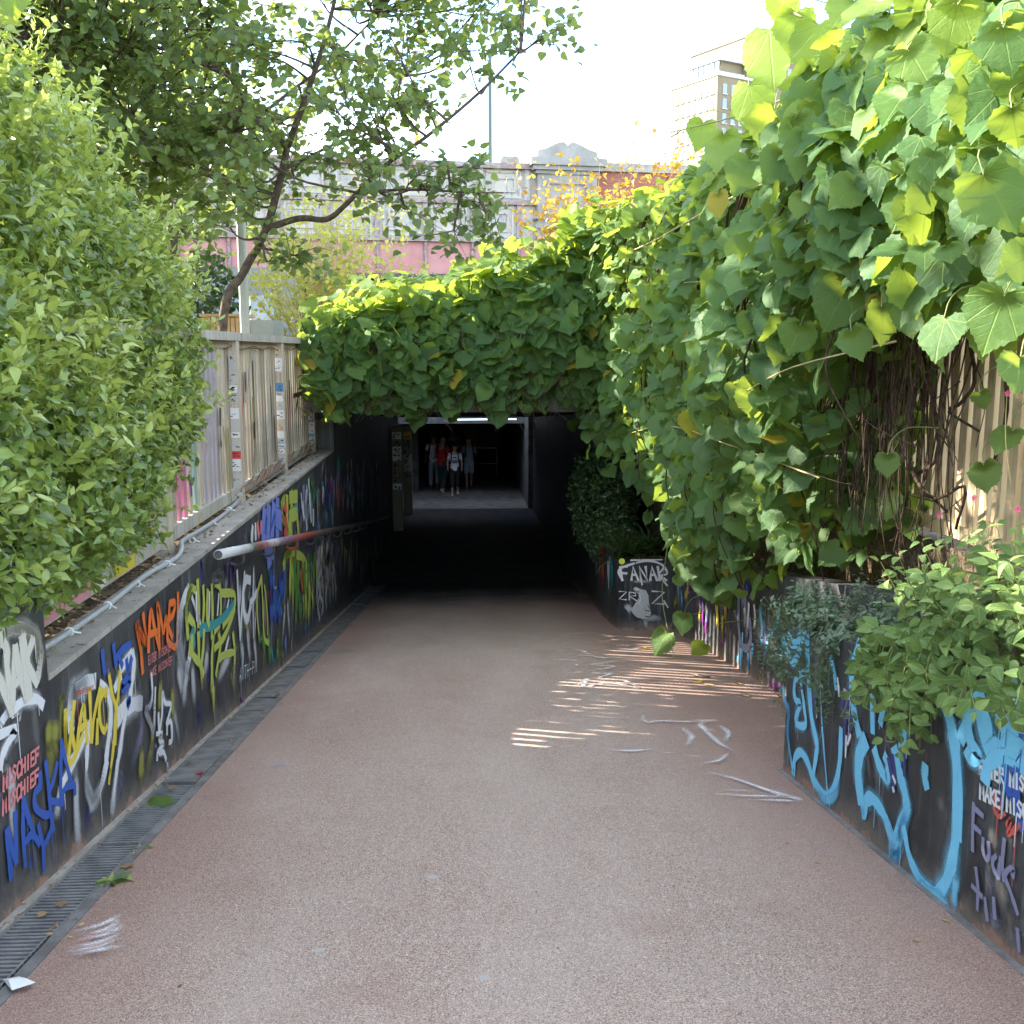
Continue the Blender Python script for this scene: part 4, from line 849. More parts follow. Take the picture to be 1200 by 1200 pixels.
# ------------------------------------------------------------------ planting at the right
def bushy(name, label, stems, mat, tmpl, size, pairs, cat='plant', single=300, base=None, spread=1., sm=GSTEM, r=.0025, jit=.2):
    t = thing(name, label, cat, base); mb = MB(); P, N, D, S_, Tn = [], [], [], [], []
    for Q, sc_ in stems:
        Q = smooth_line(Q, 5); mb.tube(Q, np.linspace(r, r * .5, len(Q)), 4, False); Ln = len(Q)
        for j in range(pairs):
            f = .25 + .75 * (j + 1) / pairs; i = min(Ln - 1, int(f * (Ln - 1))); d = nrm(Q[i] - Q[max(0, i - 1)]); a = np.cross(d, [0, 0, 1]) + 1e-4; a = nrm(a); b = nrm(np.cross(a, d)); ph = j * 1.57 + random.uniform(-.3, .3)
            for sg in (0, math.pi):
                o_ = math.cos(ph + sg) * a + math.sin(ph + sg) * b; dd = nrm(o_ * spread + d * (.35 + .5 * (j == pairs - 1)) + np.array([0, -.12, -.22]) + np.random.normal(0, .15, 3))
                P.append(Q[i] + dd * .008); D.append(dd); N.append(nrm(d * .8 + np.array([-.15, -.2, .5]) + np.random.normal(0, jit, 3))); S_.append(size * sc_ * random.uniform(.8, 1.15) * (.62 if j == pairs - 1 else 1)); Tn.append(min(.93, random.betavariate(2, 2.6) * .7 + .28 * (j / pairs) ** 3))
    mb.build('stem', sm, t); P, N, D, S_, Tn = map(np.array, (P, N, D, S_, Tn))
    if single: split_scatter(tmpl, P, N, D, S_, Tn, mat, t, nsingle=single)
    else: scatter(tmpl, P, N, D, S_, Tn, 'foliage', mat, t)
    return t
def mint_leaf(k):
    r_ = np.random.default_rng(k); h = [(0, 0), (.16, .06), (.27, .22), (.29, .40), (.23, .62), (.12, .84), (0, 1)]
    o = h + [(-x, y) for x, y in h[-2:0:-1]]; V = np.array([(0, .3, 0), (0, .65, 0)] + [(x, y, 0) for x, y in o], float); x, y = V[:, 0].copy(), V[:, 1].copy()
    V[:, 2] = .35 * np.abs(x) - r_.uniform(.1, .4) * (y - .3) ** 2 + r_.uniform(-.2, .2) * x; n = len(o); F = [((0 if (o[i][1] + o[(i + 1) % n][1]) / 2 < .5 else 1), 2 + i, 2 + (i + 1) % n) for i in range(n)]
    cs = [f[0] for f in F]; F += [(cs[i - 1], 2 + i, cs[i]) for i in range(n) if cs[i] != cs[i - 1]]
    return V, np.array(F), np.stack([x, y], 1)
MINT = [mint_leaf(k) for k in range(5)]
random.seed(5); np.random.seed(5)
zs = lambda y: gz(y) + HW
st = []
for k in range(190):                                     # upright mass
    y = random.uniform(2.4, 4.42); x = XR + random.uniform(.12, .9); b = np.array([x, y, zs(y) - .07]); h = random.uniform(.26, .66) * np.interp(y, [2.5, 4.3, 4.9], [1, 1, .7])
    tp_ = b + np.array([random.uniform(-.28, .08), random.uniform(-.22, .12), h]); st.append(([b, (b + tp_) / 2 + np.array([0, 0, .05]), tp_], 1))
for k in range(90):                                      # spilling over the face of the wall
    y = random.choice([random.uniform(2.4, 3.1), random.uniform(3.2, 4.4), random.uniform(3.75, 4.3), random.uniform(3.75, 4.3)]); b = np.array([XR + random.uniform(.05, .25), y, zs(y)]); dr = random.uniform(.02, .30) * np.interp(y, [2.5, 3.3, 3.8, 4.4, 4.8], [.1, .12, 1.1, .9, .1])
    st.append(([b, b + np.array([-.10, -.03, .12]), b + np.array([-.17, -.08 + random.uniform(-.06, .06), .06 - dr * .4]), b + np.array([-.18 - .07 * random.random(), -.12 + random.uniform(-.1, .1), .03 - dr])], .95))
bushy('mint_bush', 'pale green mint-like bush spilling over the blue graffiti planter', st, MINTL, MINT, .078, 6, 'plant', 300, (2.2, 3.6, zs(3.6)), jit=.5)
st = []; random.seed(9)
for k in range(150):
    y = random.uniform(4.45, 5.62); x = XR + random.uniform(-.02, .6); b = np.array([x, y, zs(5.3)]); 
    if random.random() < .55:
        dr = random.uniform(.05, .30); st.append(([b, b + np.array([-.07, .0, .07]), b + np.array([-.12, -.02, -.05 - dr * .5]), b + np.array([-.11, -.03, -.05 - dr])], 1))
    else: st.append(([b, b + np.array([random.uniform(-.1, .1), random.uniform(-.1, .1), random.uniform(.08, .24)])], 1.15))
for k in range(34):
    y = random.uniform(5.44, 5.72); b = np.array([XR + random.uniform(-.02, .25), y, zs(5.4)]); dr = random.uniform(.25, .62); st.append(([b, b + np.array([-.05, .04, .05]), b + np.array([-.08, .06, -dr * .5]), b + np.array([-.07, .05, -dr])], .85))
bushy('trailing_plant', 'small leaved grey green plant trailing down the planter corner', [([np.asarray(q) for q in Q] if len(Q) > 2 else [np.asarray(Q[0]), (np.asarray(Q[0]) + np.asarray(Q[1])) / 2, np.asarray(Q[1])], s_) for Q, s_ in st], IVYL, OVAL, .040, 12, 'plant', 0, (2.1, 5.3, zs(5.3)), sm=plain('dull_stem', (.10, .12, .05), .6), r=.0016)
# pink flowers on thin stalks
PINKF = plain('pink_petal', (.75, .12, .30), .5)
for i, (x, y, X) in enumerate(((1180, 461, 2.35), (1141, 583, 2.4), (1192, 597, 2.2), (1100, 603, 2.35))):
    c = onX(x, y, X); t = thing('pink_flower', ['pink flower high up before the cream slats', 'faded pink flower low before the dark gap in the slats', 'pink flower at the right picture edge above the mint', 'small pink bud on a bent stalk left of the slats'][i], 'flower', (c[0], c[1], c[2] - .3))
    m = MB(); m.tube(smooth_line([c + np.array([.08, .05, -.42]), c + np.array([.02, .02, -.2]), c], 4), .002, 4); m.build('stalk', YSTEM, t)
    V = []; F = []
    for k in range(5):
        a = k * 1.257 + .3; d = np.array([math.cos(a), -.3, math.sin(a)]); e = np.array([-math.sin(a), 0, math.cos(a)]); b = len(V); V += [c, c + d * .009 + e * .005, c + d * .017 + np.array([0, -.003, 0]), c + d * .009 - e * .005]; F.append((b, b + 1, b + 2, b + 3))
    o = ob('petals', V, F, PINKF, t); o.modifiers.new('thick', 'SOLIDIFY').thickness = .001
# dark shrub and strap-leaved grass in the rounded planter
bs = thing('box_shrub', 'dark evergreen shrub in the shaded planter beside the tunnel mouth', 'shrub', (2.25, 14, ZP))
n = 9000; d = rand3(n); P = np.array([2.02, 14.3, -2.12]) + d * np.array([.42, 1.55, .78]) * (1 - rng.random(n)[:, None] ** 2 * .4) * (1 + .15 * np.sin(d[:, 1:2] * 9) * np.sin(d[:, 2:3] * 7)); P = P[P[:, 2] > gz(14.3) + .35]; n = len(P)
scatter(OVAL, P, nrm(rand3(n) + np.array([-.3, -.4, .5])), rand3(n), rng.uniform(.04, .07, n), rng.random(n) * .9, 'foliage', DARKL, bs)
m = MB()
for k in range(12): m.tube([(2.2 + random.gauss(0, .08), 14.2 + random.gauss(0, .6), ZP), (2.1 + random.gauss(0, .2), 14.2 + random.gauss(0, .8), -2.0)], [.015, .006], 5)
m.build('stem', BARK, bs)
for i, (x, y, lab) in enumerate(((2.02, 12.15, 'strappy dark grass tuft on the corner of the rounded planter'), (2.35, 12.25, 'strappy dark grass tuft above the grey painted head'))):
    n = 130; a = rng.uniform(0, 6.28, n); D = np.stack([np.cos(a) * .8, np.sin(a) * .8 - .25, rng.uniform(.5, 1.6, n)], 1); t = thing('grass_tuft', lab, 'grass', (x, y, ZP + .03))
    scatter(BLADE, np.array([x, y, ZP + .02]) + rng.normal(0, .05, (n, 3)) * np.array([1, 1, 0]), nrm(np.array([0, 0, 1]) + rng.normal(0, .2, (n, 3))) - D * .4, D, rng.uniform(.28, .5, n), rng.random(n) * .9, 'blades', DARKL, t)
# ------------------------------------------------------------------ paint on walls, chalk on the path
COL = dict(cream=(.62, .60, .52), white=(.70, .71, .72), grey=(.50, .51, .52), yellow=(.72, .56, .06), blue=(.03, .10, .42), red=(.62, .10, .07), pinkred=(.70, .22, .22), olive=(.26, .26, .05), orange=(.80, .17, .03), lime=(.48, .54, .10), teal=(.04, .30, .31), green=(.10, .26, .05), peri=(.20, .25, .62), purple=(.07, .04, .16), sky=(.20, .60, .84), navy=(.05, .05, .20), lilac=(.24, .24, .36), magenta=(.22, .03, .22), sand=(.40, .34, .24), black=(.012, .012, .012), brown=(.14, .08, .05), rust=(.5, .17, .10), fluo=(.70, .80, .08))
PM = {}
def pmat(c, soft=.25, rag=.35, op=1.):
    k = (c, soft, rag, op)
    if k not in PM: PM[k] = paint('paint_%s' % c, COL[c], soft, rag, op)
    return PM[k]
LAYER = [0]
class Tag:
    """strokes of one colour on one surface, gathered into one painted mesh; fn turns a pixel into a point of the surface, nv is its normal"""
    def __init__(s, fn, nv, col, soft=.25, rag=.35, op=1., halo=None):
        s.col = col; s.halo = halo if halo is not None else (col in ('white', 'cream', 'sky', 'lime', 'orange', 'yellow') and .2 <= soft <= .5 and nv in (LN, RN)); s.hl = []
        s.fn, s.nv, s.m = fn, np.array(nv, float), pmat(col, soft, rag, op); s.soft = soft; s.V, s.F, s.U, s.A = [], [], [], []; s.k = 0; s.dk = .00009
    def line(s, P, w, w1=None, fade=(1, 1), sub=5, closed=False):
        if s.halo: s.hl.append((list(P), w, w1, sub))
        if sub and len(P) > 2: P = smooth_line(np.array([(a, b) for a, b in P], float), sub)
        elif len(P) == 2: P = [np.array(P[0], float) + (np.array(P[1], float) - np.array(P[0], float)) * t for t in np.linspace(0, 1, 5)]
        Q = np.array([s.fn(a, b) for a, b in P]); T_ = np.gradient(Q, axis=0); T_ /= np.linalg.norm(T_, axis=1)[:, None] + 1e-9
        B = np.cross(T_, s.nv); n = len(Q); w1 = w if w1 is None else w1; ww = np.linspace(w, w1, n) * (1 + .10 * np.sin(np.arange(n) * .9 + s.k)); off = s.nv * (.0016 + s.dk * s.k + LAYER[0] * .00014); b = len(s.V)
        fd = np.interp(np.linspace(0, 1, n), np.linspace(0, 1, len(fade)), fade) * (np.minimum(1, 3.2 * np.minimum(np.linspace(.06, 1.06, n), np.linspace(1.06, .06, n))) if s.soft >= .6 else 1); e = T_ * ww[:, None] * .25
        Q[0] -= e[0]; Q[-1] += e[-1]
        for i in range(n):
            s.V += [Q[i] - B[i] * ww[i] / 2 + off, Q[i] + B[i] * ww[i] / 2 + off]; s.U += [(i / n, 0), (i / n, 1)]; s.A += [fd[i], fd[i]]
        s.F += [(b + 2 * i, b + 2 * i + 1, b + 2 * i + 3, b + 2 * i + 2) for i in range(n - 1)]; s.k = (s.k + 1) % 40; return s
    def fill(s, P, fade=1.):
        Q = np.array([s.fn(a, b) for a, b in P]); off = s.nv * (.0016 + s.dk * s.k + LAYER[0] * .00014); b = len(s.V); c = Q.mean(0); n = len(Q)
        s.V += [q + off for q in Q] + [c + off]; s.U += [(0, .0)] * n + [(0, .5)]; s.A += [fade] * (n + 1); s.F += [(b + i, b + (i + 1) % n, b + n) for i in range(n)]; s.k += 1; return s
    def text(s, txt, p0, p1, h0, h1, w, lean=0.):
        p0, p1 = np.array(p0, float), np.array(p1, float); N = len(txt)
        for i, ch in enumerate(txt):
            for poly in FONT.get(ch, []):
                pts = []
                for (u, v) in poly:
                    f = (i + u * .72) / N; h = h0 + (h1 - h0) * f; q = p0 + (p1 - p0) * f; pts.append((q[0] + lean * v * h, q[1] - v * h))
                s.line(pts, w, sub=0 if len(pts) > 2 else 5)
        return s
    def drips(s):
        for q in range(len(s.V) // 22):
            if random.random() < .45: continue
            i = random.randrange(0, len(s.V) // 2) * 2; c = (s.V[i] + s.V[i + 1]) / 2; ln_ = random.uniform(.05, .24); sd_ = np.cross([0, 0, 1.], s.nv) * .0035; b = len(s.V); o_ = s.nv * .0002
            s.V += [c - sd_ + o_, c + sd_ + o_, c - sd_ * .7 + o_ - np.array([0, 0, ln_]), c + sd_ * .7 + o_ - np.array([0, 0, ln_])]; s.U += [(0, .3), (0, .7), (1, .3), (1, .7)]; s.A += [1, 1, .6, .6]; s.F.append((b, b + 1, b + 3, b + 2))
    def put(s, parent, name='graffiti', label=None):
        if s.soft <= .5 and len(s.V) > 40 and abs(s.nv[0]) == 1 and s.col not in ('pinkred', 'lilac', 'navy'): s.drips()
        if s.halo:
            h = Tag(s.fn, s.nv, s.col, .97, .3, .8, False); h.dk = .000006; k0 = 2.6 if s.col in ('sky', 'white', 'cream') else 1.9
            for P, w, w1, sub in s.hl: h.line(P, w * k0, (w if w1 is None else w1) * k0, (.6, .85, .7), sub)
            h.put(parent, 'overspray')
        o = ob(name, s.V, s.F, s.m, parent, uv=s.U, attrs={'fade': s.A}); LAYER[0] = (LAYER[0] + 1) % 100
        if label: o['label'] = label
        return o
FONT = {'A': [[(0, 0), (.5, 1), (1, 0)], [(.2, .4), (.8, .4)]], 'C': [[(1, .85), (.6, 1), (.1, .8), (0, .4), (.3, 0), (1, .12)]], 'E': [[(1, 1), (0, 1), (0, 0), (1, 0)], [(0, .5), (.8, .5)]], 'F': [[(1, 1), (0, 1), (0, 0)], [(0, .5), (.8, .5)]], 'H': [[(0, 0), (0, 1)], [(1, 0), (1, 1)], [(0, .5), (1, .5)]],
        'I': [[(.5, 0), (.5, 1)]], 'K': [[(0, 0), (0, 1)], [(1, 1), (0, .45), (1, 0)]], 'M': [[(0, 0), (.1, 1), (.5, .35), (.9, 1), (1, 0)]], 'N': [[(0, 0), (0, 1), (1, 0), (1, 1)]], 'R': [[(0, 0), (0, 1), (.8, .95), (.9, .6), (0, .5), (1, 0)]], 'S': [[(1, .85), (.4, 1), (0, .75), (.9, .35), (.6, 0), (0, .12)]], 'T': [[(0, 1), (1, 1)], [(.5, 1), (.5, 0)]],
        'L': [[(0, 1), (0, 0), (.9, 0)]], 'O': [[(.5, 1), (0, .6), (.2, 0), (.8, 0), (1, .6), (.5, 1)]], 'U': [[(0, 1), (.1, .1), (.8, .1), (1, 1)]], 'P': [[(0, 0), (0, 1), (.9, .9), (.9, .55), (0, .45)]], 'Y': [[(0, 1), (.5, .5), (1, 1)], [(.5, .5), (.5, 0)]], 'Z': [[(0, 1), (1, 1), (0, 0), (1, 0)]], '-': [[(.1, .5), (.9, .5)]], 'B': [[(0, 0), (0, 1), (.8, .85), (0, .52), (.9, .3), (0, 0)]], 'D': [[(0, 0), (0, 1), (.9, .7), (.9, .3), (0, 0)]], 'G': [[(1, .85), (.4, 1), (0, .5), (.4, 0), (1, .2), (1, .5), (.6, .5)]], 'W': [[(0, 1), (.2, 0), (.5, .6), (.8, 0), (1, 1)]], 'X': [[(0, 0), (1, 1)], [(0, 1), (1, 0)]]}
def reg(x0, y0, k, f): return lambda a, b: f(x0 + a / k, y0 + b / k)
LW = lambda x, y: onX(x, y, XL + .003); LN = (1, 0, 0); RN = (-1, 0, 0)
LWB = lambda x, y: onX(x, y, XL + .006)
A_, A2_, B_, C_, D_ = reg(0, 700, 6, LW), reg(0, 700, 6, LWB), reg(0, 840, 6, LW), reg(140, 640, 6, LW), reg(280, 540, 6, LW)
random.seed(58)
def old_layer(fn_y, y0, y1, zf, X, nv, parent, n, cols, w=(.05, .2), op=.7):
    for c in cols:
        t = Tag(lambda u, v: np.array([X, u, v]), nv, c, .95, .6, op, False)
        for k in range(n):
            a = random.uniform(y0, y1); zt, zb = zf(a); z = random.uniform(zb + .1, zt - .08); t.line([(a, z), (a + random.uniform(-.15, .15), z - random.uniform(-.1, .2)), (a + random.uniform(-.25, .25), max(zb + .02, z - random.uniform(.1, .5)))], random.uniform(*w), None, (.4, .9, .5))
        t.put(parent)
old_layer(None, 3.0, 13.8, lambda a: (ZC, gz(a)), XL + .0008, LN, wl, 16, ('grey', 'lilac', 'olive', 'navy'))
old_layer(None, 7.5, 13.8, lambda a: (ZC, gz(a)), XL + .0008, LN, wl, 16, ('teal', 'green', 'magenta', 'sand', 'peri', 'white'), (.05, .25), .9)
old_layer(None, 2.2, 5.4, lambda a: (gz(a) + HW, gz(a)), XR - .0008, RN, wr, 7, ('grey', 'lilac', 'navy'), (.05, .15), .4)
old_layer(None, 5.6, 11.8, lambda a: (gz(a) + .9, gz(a)), XR2 - .0008, RN, w2, 9, ('blue', 'lilac', 'sky', 'magenta', 'grey', 'yellow'), (.06, .2), .8)
# --- left wall, near
t = Tag(A2_, LN, 'cream', .3)
t.line([(-60, 400), (0, 290), (40, 240), (130, 215), (210, 240), (260, 320), (275, 420), (265, 530), (245, 600)], .06); t.line([(-10, 290), (40, 360), (40, 470), (60, 640), (75, 810)], .055); t.line([(-60, 480), (0, 600), (72, 800)], .055); t.line([(80, 730), (100, 360)], .06); t.line([(100, 360), (130, 520), (178, 690)], .065); t.line([(92, 620), (160, 545)], .04); t.line([(150, 290), (172, 480), (195, 690)], .075); t.line([(220, 300), (185, 450), (248, 600)], .05)
t.put(pb, label='cream letters NAK sprayed on black')
t = Tag(A_, LN, 'white', .4); t.line([(0, 880), (60, 800), (140, 790), (80, 830)], .05, .03); t.line([(80, 790), (170, 725), (250, 715), (292, 755)], .055); t.line([(-20, 970), (100, 925), (50, 1020), (10, 1110), (-5, 1190)], .05); t.put(wl)
t = Tag(B_, LN, 'grey', .8); t.line([(0, 400), (55, 420), (78, 520), (78, 700), (100, 880), (115, 1010)], .13, .07, (.9, .8, .6, .2)); t.put(wl)
t = Tag(B_, LN, 'olive', .9); t.line([(340, 60), (335, 170)], .13); t.line([(380, 60), (375, 160)], .13); t.line([(350, 180), (340, 480)], .2, .2, (.6, .5)); t.line([(1080, 10), (1060, 180)], .12); t.line([(990, 240), (985, 420)], .16); t.line([(1060, 200), (1030, 420)], .16, .2, (.8, .3)); t.line([(1125, 5), (1120, 140)], .10); t.put(wl)
t = Tag(C_, LN, 'olive', .8); t.line([(285, 960), (275, 1150)], .12); t.line([(365, 1010), (370, 1190)], .12); t.put(wl)
t = Tag(B_, LN, 'grey', .9)
for q in ([(525, 340), (528, 600), (540, 850), (545, 980)], [(430, 440), (400, 620), (380, 780)], [(600, 480), (640, 620), (650, 690)], [(800, 500), (785, 640), (770, 730)]): t.line(q, .10, .16, (1, .9, .6, .1))
t.put(wl)
t = Tag(A_, LN, 'white', .35)
t.line([(492, 920), (488, 740), (520, 660), (590, 615), (655, 590)], .085, .10); t.line([(700, 620), (745, 660), (770, 760), (768, 900), (745, 1080), (735, 1190)], .065); t.line([(825, 840), (870, 780), (940, 750), (985, 745)], .12, .10, (1, .8, .5)); t.line([(925, 390), (935, 470), (915, 640), (900, 740)], .065); t.line([(840, 500), (915, 410)], .08); t.line([(890, 760), (860, 900), (838, 1060), (815, 1190)], .055); t.line([(800, 640), (840, 560)], .06)
t.line([(470, 1190), (540, 1080), (620, 900)], .065); t.line([(625, 900), (605, 1060), (600, 1190)], .05); t.put(wl, label='white outline letters with sprayed fades')
t = Tag(B_, LN, 'white', .5); t.line([(740, 330), (705, 480), (655, 590), (612, 520), (598, 400), (605, 330)], .08, .03); t.line([(818, 330), (795, 520), (775, 700)], .06, .05, (1, .7, .2)); t.line([(430, 470), (470, 390), (540, 260)], .06); t.put(wl)
t = Tag(A_, LN, 'yellow', .22, .2)
for q in ([(450, 800), (452, 1000), (466, 1175)], [(512, 740), (492, 930), (468, 1175)], [(490, 880), (505, 1000), (522, 1090)], [(470, 1190), (520, 1110), (575, 960)], [(530, 1060), (552, 880), (578, 765), (590, 900), (605, 1020)], [(550, 930), (600, 885)], [(620, 645), (626, 800), (632, 1010)], [(634, 1010), (650, 850), (690, 650)], [(672, 1020), (676, 860)], [(690, 650), (735, 680), (742, 640)], [(735, 655), (700, 700), (688, 800), (700, 900), (725, 940), (742, 905)], [(758, 550), (780, 690), (805, 780), (802, 1030)], [(832, 530), (822, 680), (800, 850), (790, 1040), (770, 1190)]): t.line(q, .042, .036)
t.put(wl, label='tall yellow scrawled letters')
t = Tag(B_, LN, 'yellow', .22, .2); t.line([(790, 180), (775, 320), (757, 465)], .04, .03); t.put(wl)
t = Tag(B_, LN, 'blue', .2, .25)
for q in ([(35, 800), (50, 980), (66, 1135)], [(38, 800), (75, 930), (103, 1025)], [(95, 680), (100, 860), (105, 1020)], [(152, 570), (150, 800), (165, 1045)], [(152, 570), (185, 700), (228, 825)], [(165, 880), (215, 830), (265, 890)], [(272, 490), (232, 540), (238, 640), (300, 690), (350, 690), (352, 760), (330, 840), (290, 895), (258, 760)], [(268, 400), (270, 500)], [(310, 320), (330, 500), (348, 700), (362, 800)], [(388, 330), (365, 440), (335, 530)], [(335, 590), (430, 605)], [(420, 170), (415, 400), (418, 610)], [(420, 180), (455, 330), (492, 470)], [(420, 560), (450, 500), (510, 480), (515, 540)], [(292, 900), (297, 1080)]): t.line(q, .038, .034)
t.put(wl, label='blue letters MASKA')
t = Tag(A_, LN, 'blue', .3, .4)
for q in ([(712, 380), (716, 450), (727, 520)], [(790, 340), (796, 400), (808, 480)], [(800, 440), (840, 380), (905, 330)], [(820, 400), (850, 480)], [(850, 620), (880, 570), (905, 590), (870, 650), (850, 640)], [(885, 740), (905, 720), (890, 760)], [(880, 440), (890, 520), (915, 430)]): t.line(q, .05)
t.put(wl)
t = Tag(B_, LN, 'pinkred', .25); t.text('ENTER MISCHIEF', (-185, 690), (268, 295), 150, 88, .017); t.text('MAKE MISCHIEF', (-160, 850), (262, 440), 150, 84, .017); t.put(wl, label='red words ENTER MISCHIEF MAKE MISCHIEF')
t = Tag(A_, LN, 'red', .3); t.text('DUDEISMUS', (530, 690), (650, 650), 30, 34, .006); t.put(wl)
t = Tag(C_, LN, 'orange', .22, .2)
for q in ([(155, 885), (140, 730), (112, 550), (150, 630), (182, 690), (170, 580), (158, 480)], [(195, 735), (200, 600), (213, 455), (240, 590), (272, 725)], [(203, 620), (255, 600)], [(272, 715), (268, 560), (258, 410), (285, 530), (302, 600), (318, 500), (330, 640)], [(345, 395), (335, 540), (328, 650), (360, 700), (388, 710)], [(345, 400), (382, 400), (368, 480), (330, 540), (362, 640)], [(403, 335), (402, 500), (398, 650), (385, 712)]): t.line(q, .05, .045)
t.put(wl, label='orange letters NAME')
t = Tag(C_, LN, 'pinkred', .3); t.text('ENTER MISCHIEF', (195, 835), (362, 725), 62, 52, .009); t.put(wl)
t = Tag(C_, LN, 'pinkred', .3); t.text('MAKE MISCHIEF', (205, 925), (362, 822), 58, 50, .009); t.put(wl)
t = Tag(A_, LN, 'white', .25)
for q in ([(1055, 540), (1062, 680), (1045, 760), (1015, 800), (1050, 890), (1070, 940), (1078, 800), (1082, 640)], [(1105, 820), (1108, 940)], [(1108, 960), (1130, 820), (1132, 670), (1150, 740), (1192, 755), (1175, 840), (1160, 890)], [(1165, 960), (1168, 890), (1195, 880), (1200, 1000), (1180, 1020)], [(1090, 960), (1130, 960), (1110, 1000), (1140, 1030), (1100, 1090), (1095, 1140)], [(1110, 1100), (1140, 1090), (1158, 1140)]): t.line(q, .035)
t.put(wl, label='thin white scrawl')
t = Tag(B_, LN, 'white', .3); t.line([(1168, 330), (1166, 430)], .035); t.put(wl)
# --- left wall, middle
t = Tag(C_, LN, 'white', .4); t.line([(475, 310), (435, 400), (412, 560), (415, 720), (440, 860), (470, 840), (490, 740)], .10); t.line([(820, 180), (830, 420), (842, 650)], .06); t.line([(872, 190), (855, 420), (842, 650)], .06); t.line([(912, 240), (880, 240), (862, 330), (868, 460), (892, 515), (915, 420)], .10); t.line([(936, 160), (932, 400), (935, 640)], .045); t.line([(965, 310), (940, 360), (912, 400)], .07); t.put(wl)
t = Tag(C_, LN, 'grey', .9)
for q in ([(400, 820), (420, 960), (445, 1060)], [(470, 860), (450, 1000), (440, 1190)], [(500, 830), (510, 960), (525, 1180)], [(610, 720), (600, 820), (575, 960)], [(780, 760), (720, 860), (660, 990)], [(840, 660), (860, 780), (840, 950)], [(890, 540), (900, 700), (920, 860)], [(935, 640), (950, 760), (958, 930)]): t.line(q, .16, .2, (.95, .8, .25))
t.put(wl)
t = Tag(C_, LN, 'lime', .25, .25)
for q in ([(472, 640), (460, 430), (490, 300), (525, 310)], [(480, 500), (520, 570), (490, 660), (485, 760)], [(540, 250), (548, 420), (545, 560)], [(580, 290), (585, 420), (575, 560)], [(640, 280), (645, 460), (640, 640)], [(665, 260), (700, 300), (700, 520), (660, 600)], [(710, 330), (800, 340), (790, 450), (720, 560)], [(500, 640), (505, 760), (560, 830), (580, 900)], [(545, 620), (550, 800)], [(585, 600), (575, 760), (560, 860)], [(650, 640), (640, 820), (648, 1010)], [(690, 620), (700, 700), (670, 900)], [(800, 440), (760, 560), (720, 650), (660, 720)], [(790, 620), (802, 730), (800, 820)], [(690, 790), (740, 760), (800, 745)], [(610, 320), (605, 480), (620, 560)]): t.line(q, .07, .06)
for q in ([(560, 830), (575, 1000)], [(650, 1010), (655, 1180)], [(640, 900), (636, 1060)]): t.line(q, .08, .05, (.9, .15))
t.line([(990, 220), (962, 330), (960, 480), (975, 650)], .06); t.line([(990, 220), (1000, 420), (1010, 640), (1040, 680)], .06); t.line([(1012, 280), (1030, 460), (1035, 620)], .05); t.put(wl, label='lime green bubble letters')
t = Tag(C_, LN, 'white', .5)
for q in ([(500, 360), (540, 480), (560, 550)], [(530, 330), (535, 520)], [(625, 330), (620, 520)], [(690, 340), (680, 480)], [(760, 380), (740, 480)], [(760, 640), (735, 740)]): t.line(q, .045)
t.put(wl)
t = Tag(C_, LN, 'teal', .3); t.line([(500, 620), (515, 700)], .13, .08); t.line([(560, 600), (590, 570), (660, 550), (740, 480), (795, 400)], .09, .07); t.put(wl)
t = Tag(C_, LN, 'white', .3); t.text('AUTH-PM', (835, 955), (962, 880), 92, 88, .012); t.put(wl)
t = Tag(C_, LN, 'purple', .6)
for q in ([(770, 120), (775, 300)], [(800, 90), (805, 220)], [(745, 130), (750, 240)]): t.line(q, .10, .06)
t.put(wl)
random.seed(33)
def streaks(fn, nv, parent, col, n, x0, x1, y0, y1, w, soft=.7, op=1., l=(.25, .6), fade=(.9, .8, .2)):
    t = Tag(fn, nv, col, soft, .5, op)
    for k in range(n):
        a = random.uniform(x0, x1); b = random.uniform(y0, y0 + (y1 - y0) * .6); e = min(y1, b + (y1 - y0) * random.uniform(*l)); t.line([(a, b), (a + random.uniform(-6, 6), (b + e) / 2), (a + random.uniform(-5, 5), e)], w * random.uniform(.6, 1.3), w * .5, fade)
    return t.put(parent)
streaks(C_, LN, wl, 'green', 9, 960, 1120, 600, 880, .22); streaks(D_, LN, wl, 'blue', 12, 210, 345, 720, 1190, .26, .6); streaks(D_, LN, wl, 'peri', 3, 230, 340, 760, 1150, .12, .6)
streaks(D_, LN, wl, 'brown', 4, 250, 330, 760, 1000, .10); streaks(D_, LN, wl, 'lime', 12, 350, 500, 640, 1190, .13, .5); streaks(D_, LN, wl, 'green', 9, 410, 530, 660, 1190, .22); streaks(D_, LN, wl, 'teal', 3, 230, 300, 900, 1190, .14)
t = Tag(D_, LN, 'red', .5); t.line([(440, 740), (462, 830), (458, 940)], .28, .14); t.line([(425, 790), (440, 900)], .12); t.put(wl)
t = Tag(D_, LN, 'lime', .4); t.line([(305, 740), (330, 660), (385, 640)], .12); t.line([(400, 660), (450, 690), (480, 790), (490, 900)], .12); t.put(wl)
t = Tag(D_, LN, 'grey', .4); t.line([(385, 720), (380, 800), (392, 880)], .10); t.line([(560, 620), (570, 750), (550, 850), (560, 930), (548, 1020), (560, 1110)], .10); t.line([(560, 940), (582, 1000), (575, 1080)], .09); t.put(wl)
t = Tag(D_, LN, 'peri', .4)
for q in ([(170, 370), (165, 550)], [(200, 350), (195, 545)], [(235, 330), (225, 540)], [(262, 300), (262, 530)], [(180, 620), (230, 620)], [(200, 620), (205, 700)], [(255, 400), (285, 420)]): t.line(q, .22, .24)
t.put(wl, label='periwinkle blue letters above the handrail')
t = Tag(D_, LN, 'blue', .4); t.line([(185, 400), (178, 500)], .10); t.line([(245, 370), (215, 480)], .06); t.put(wl)
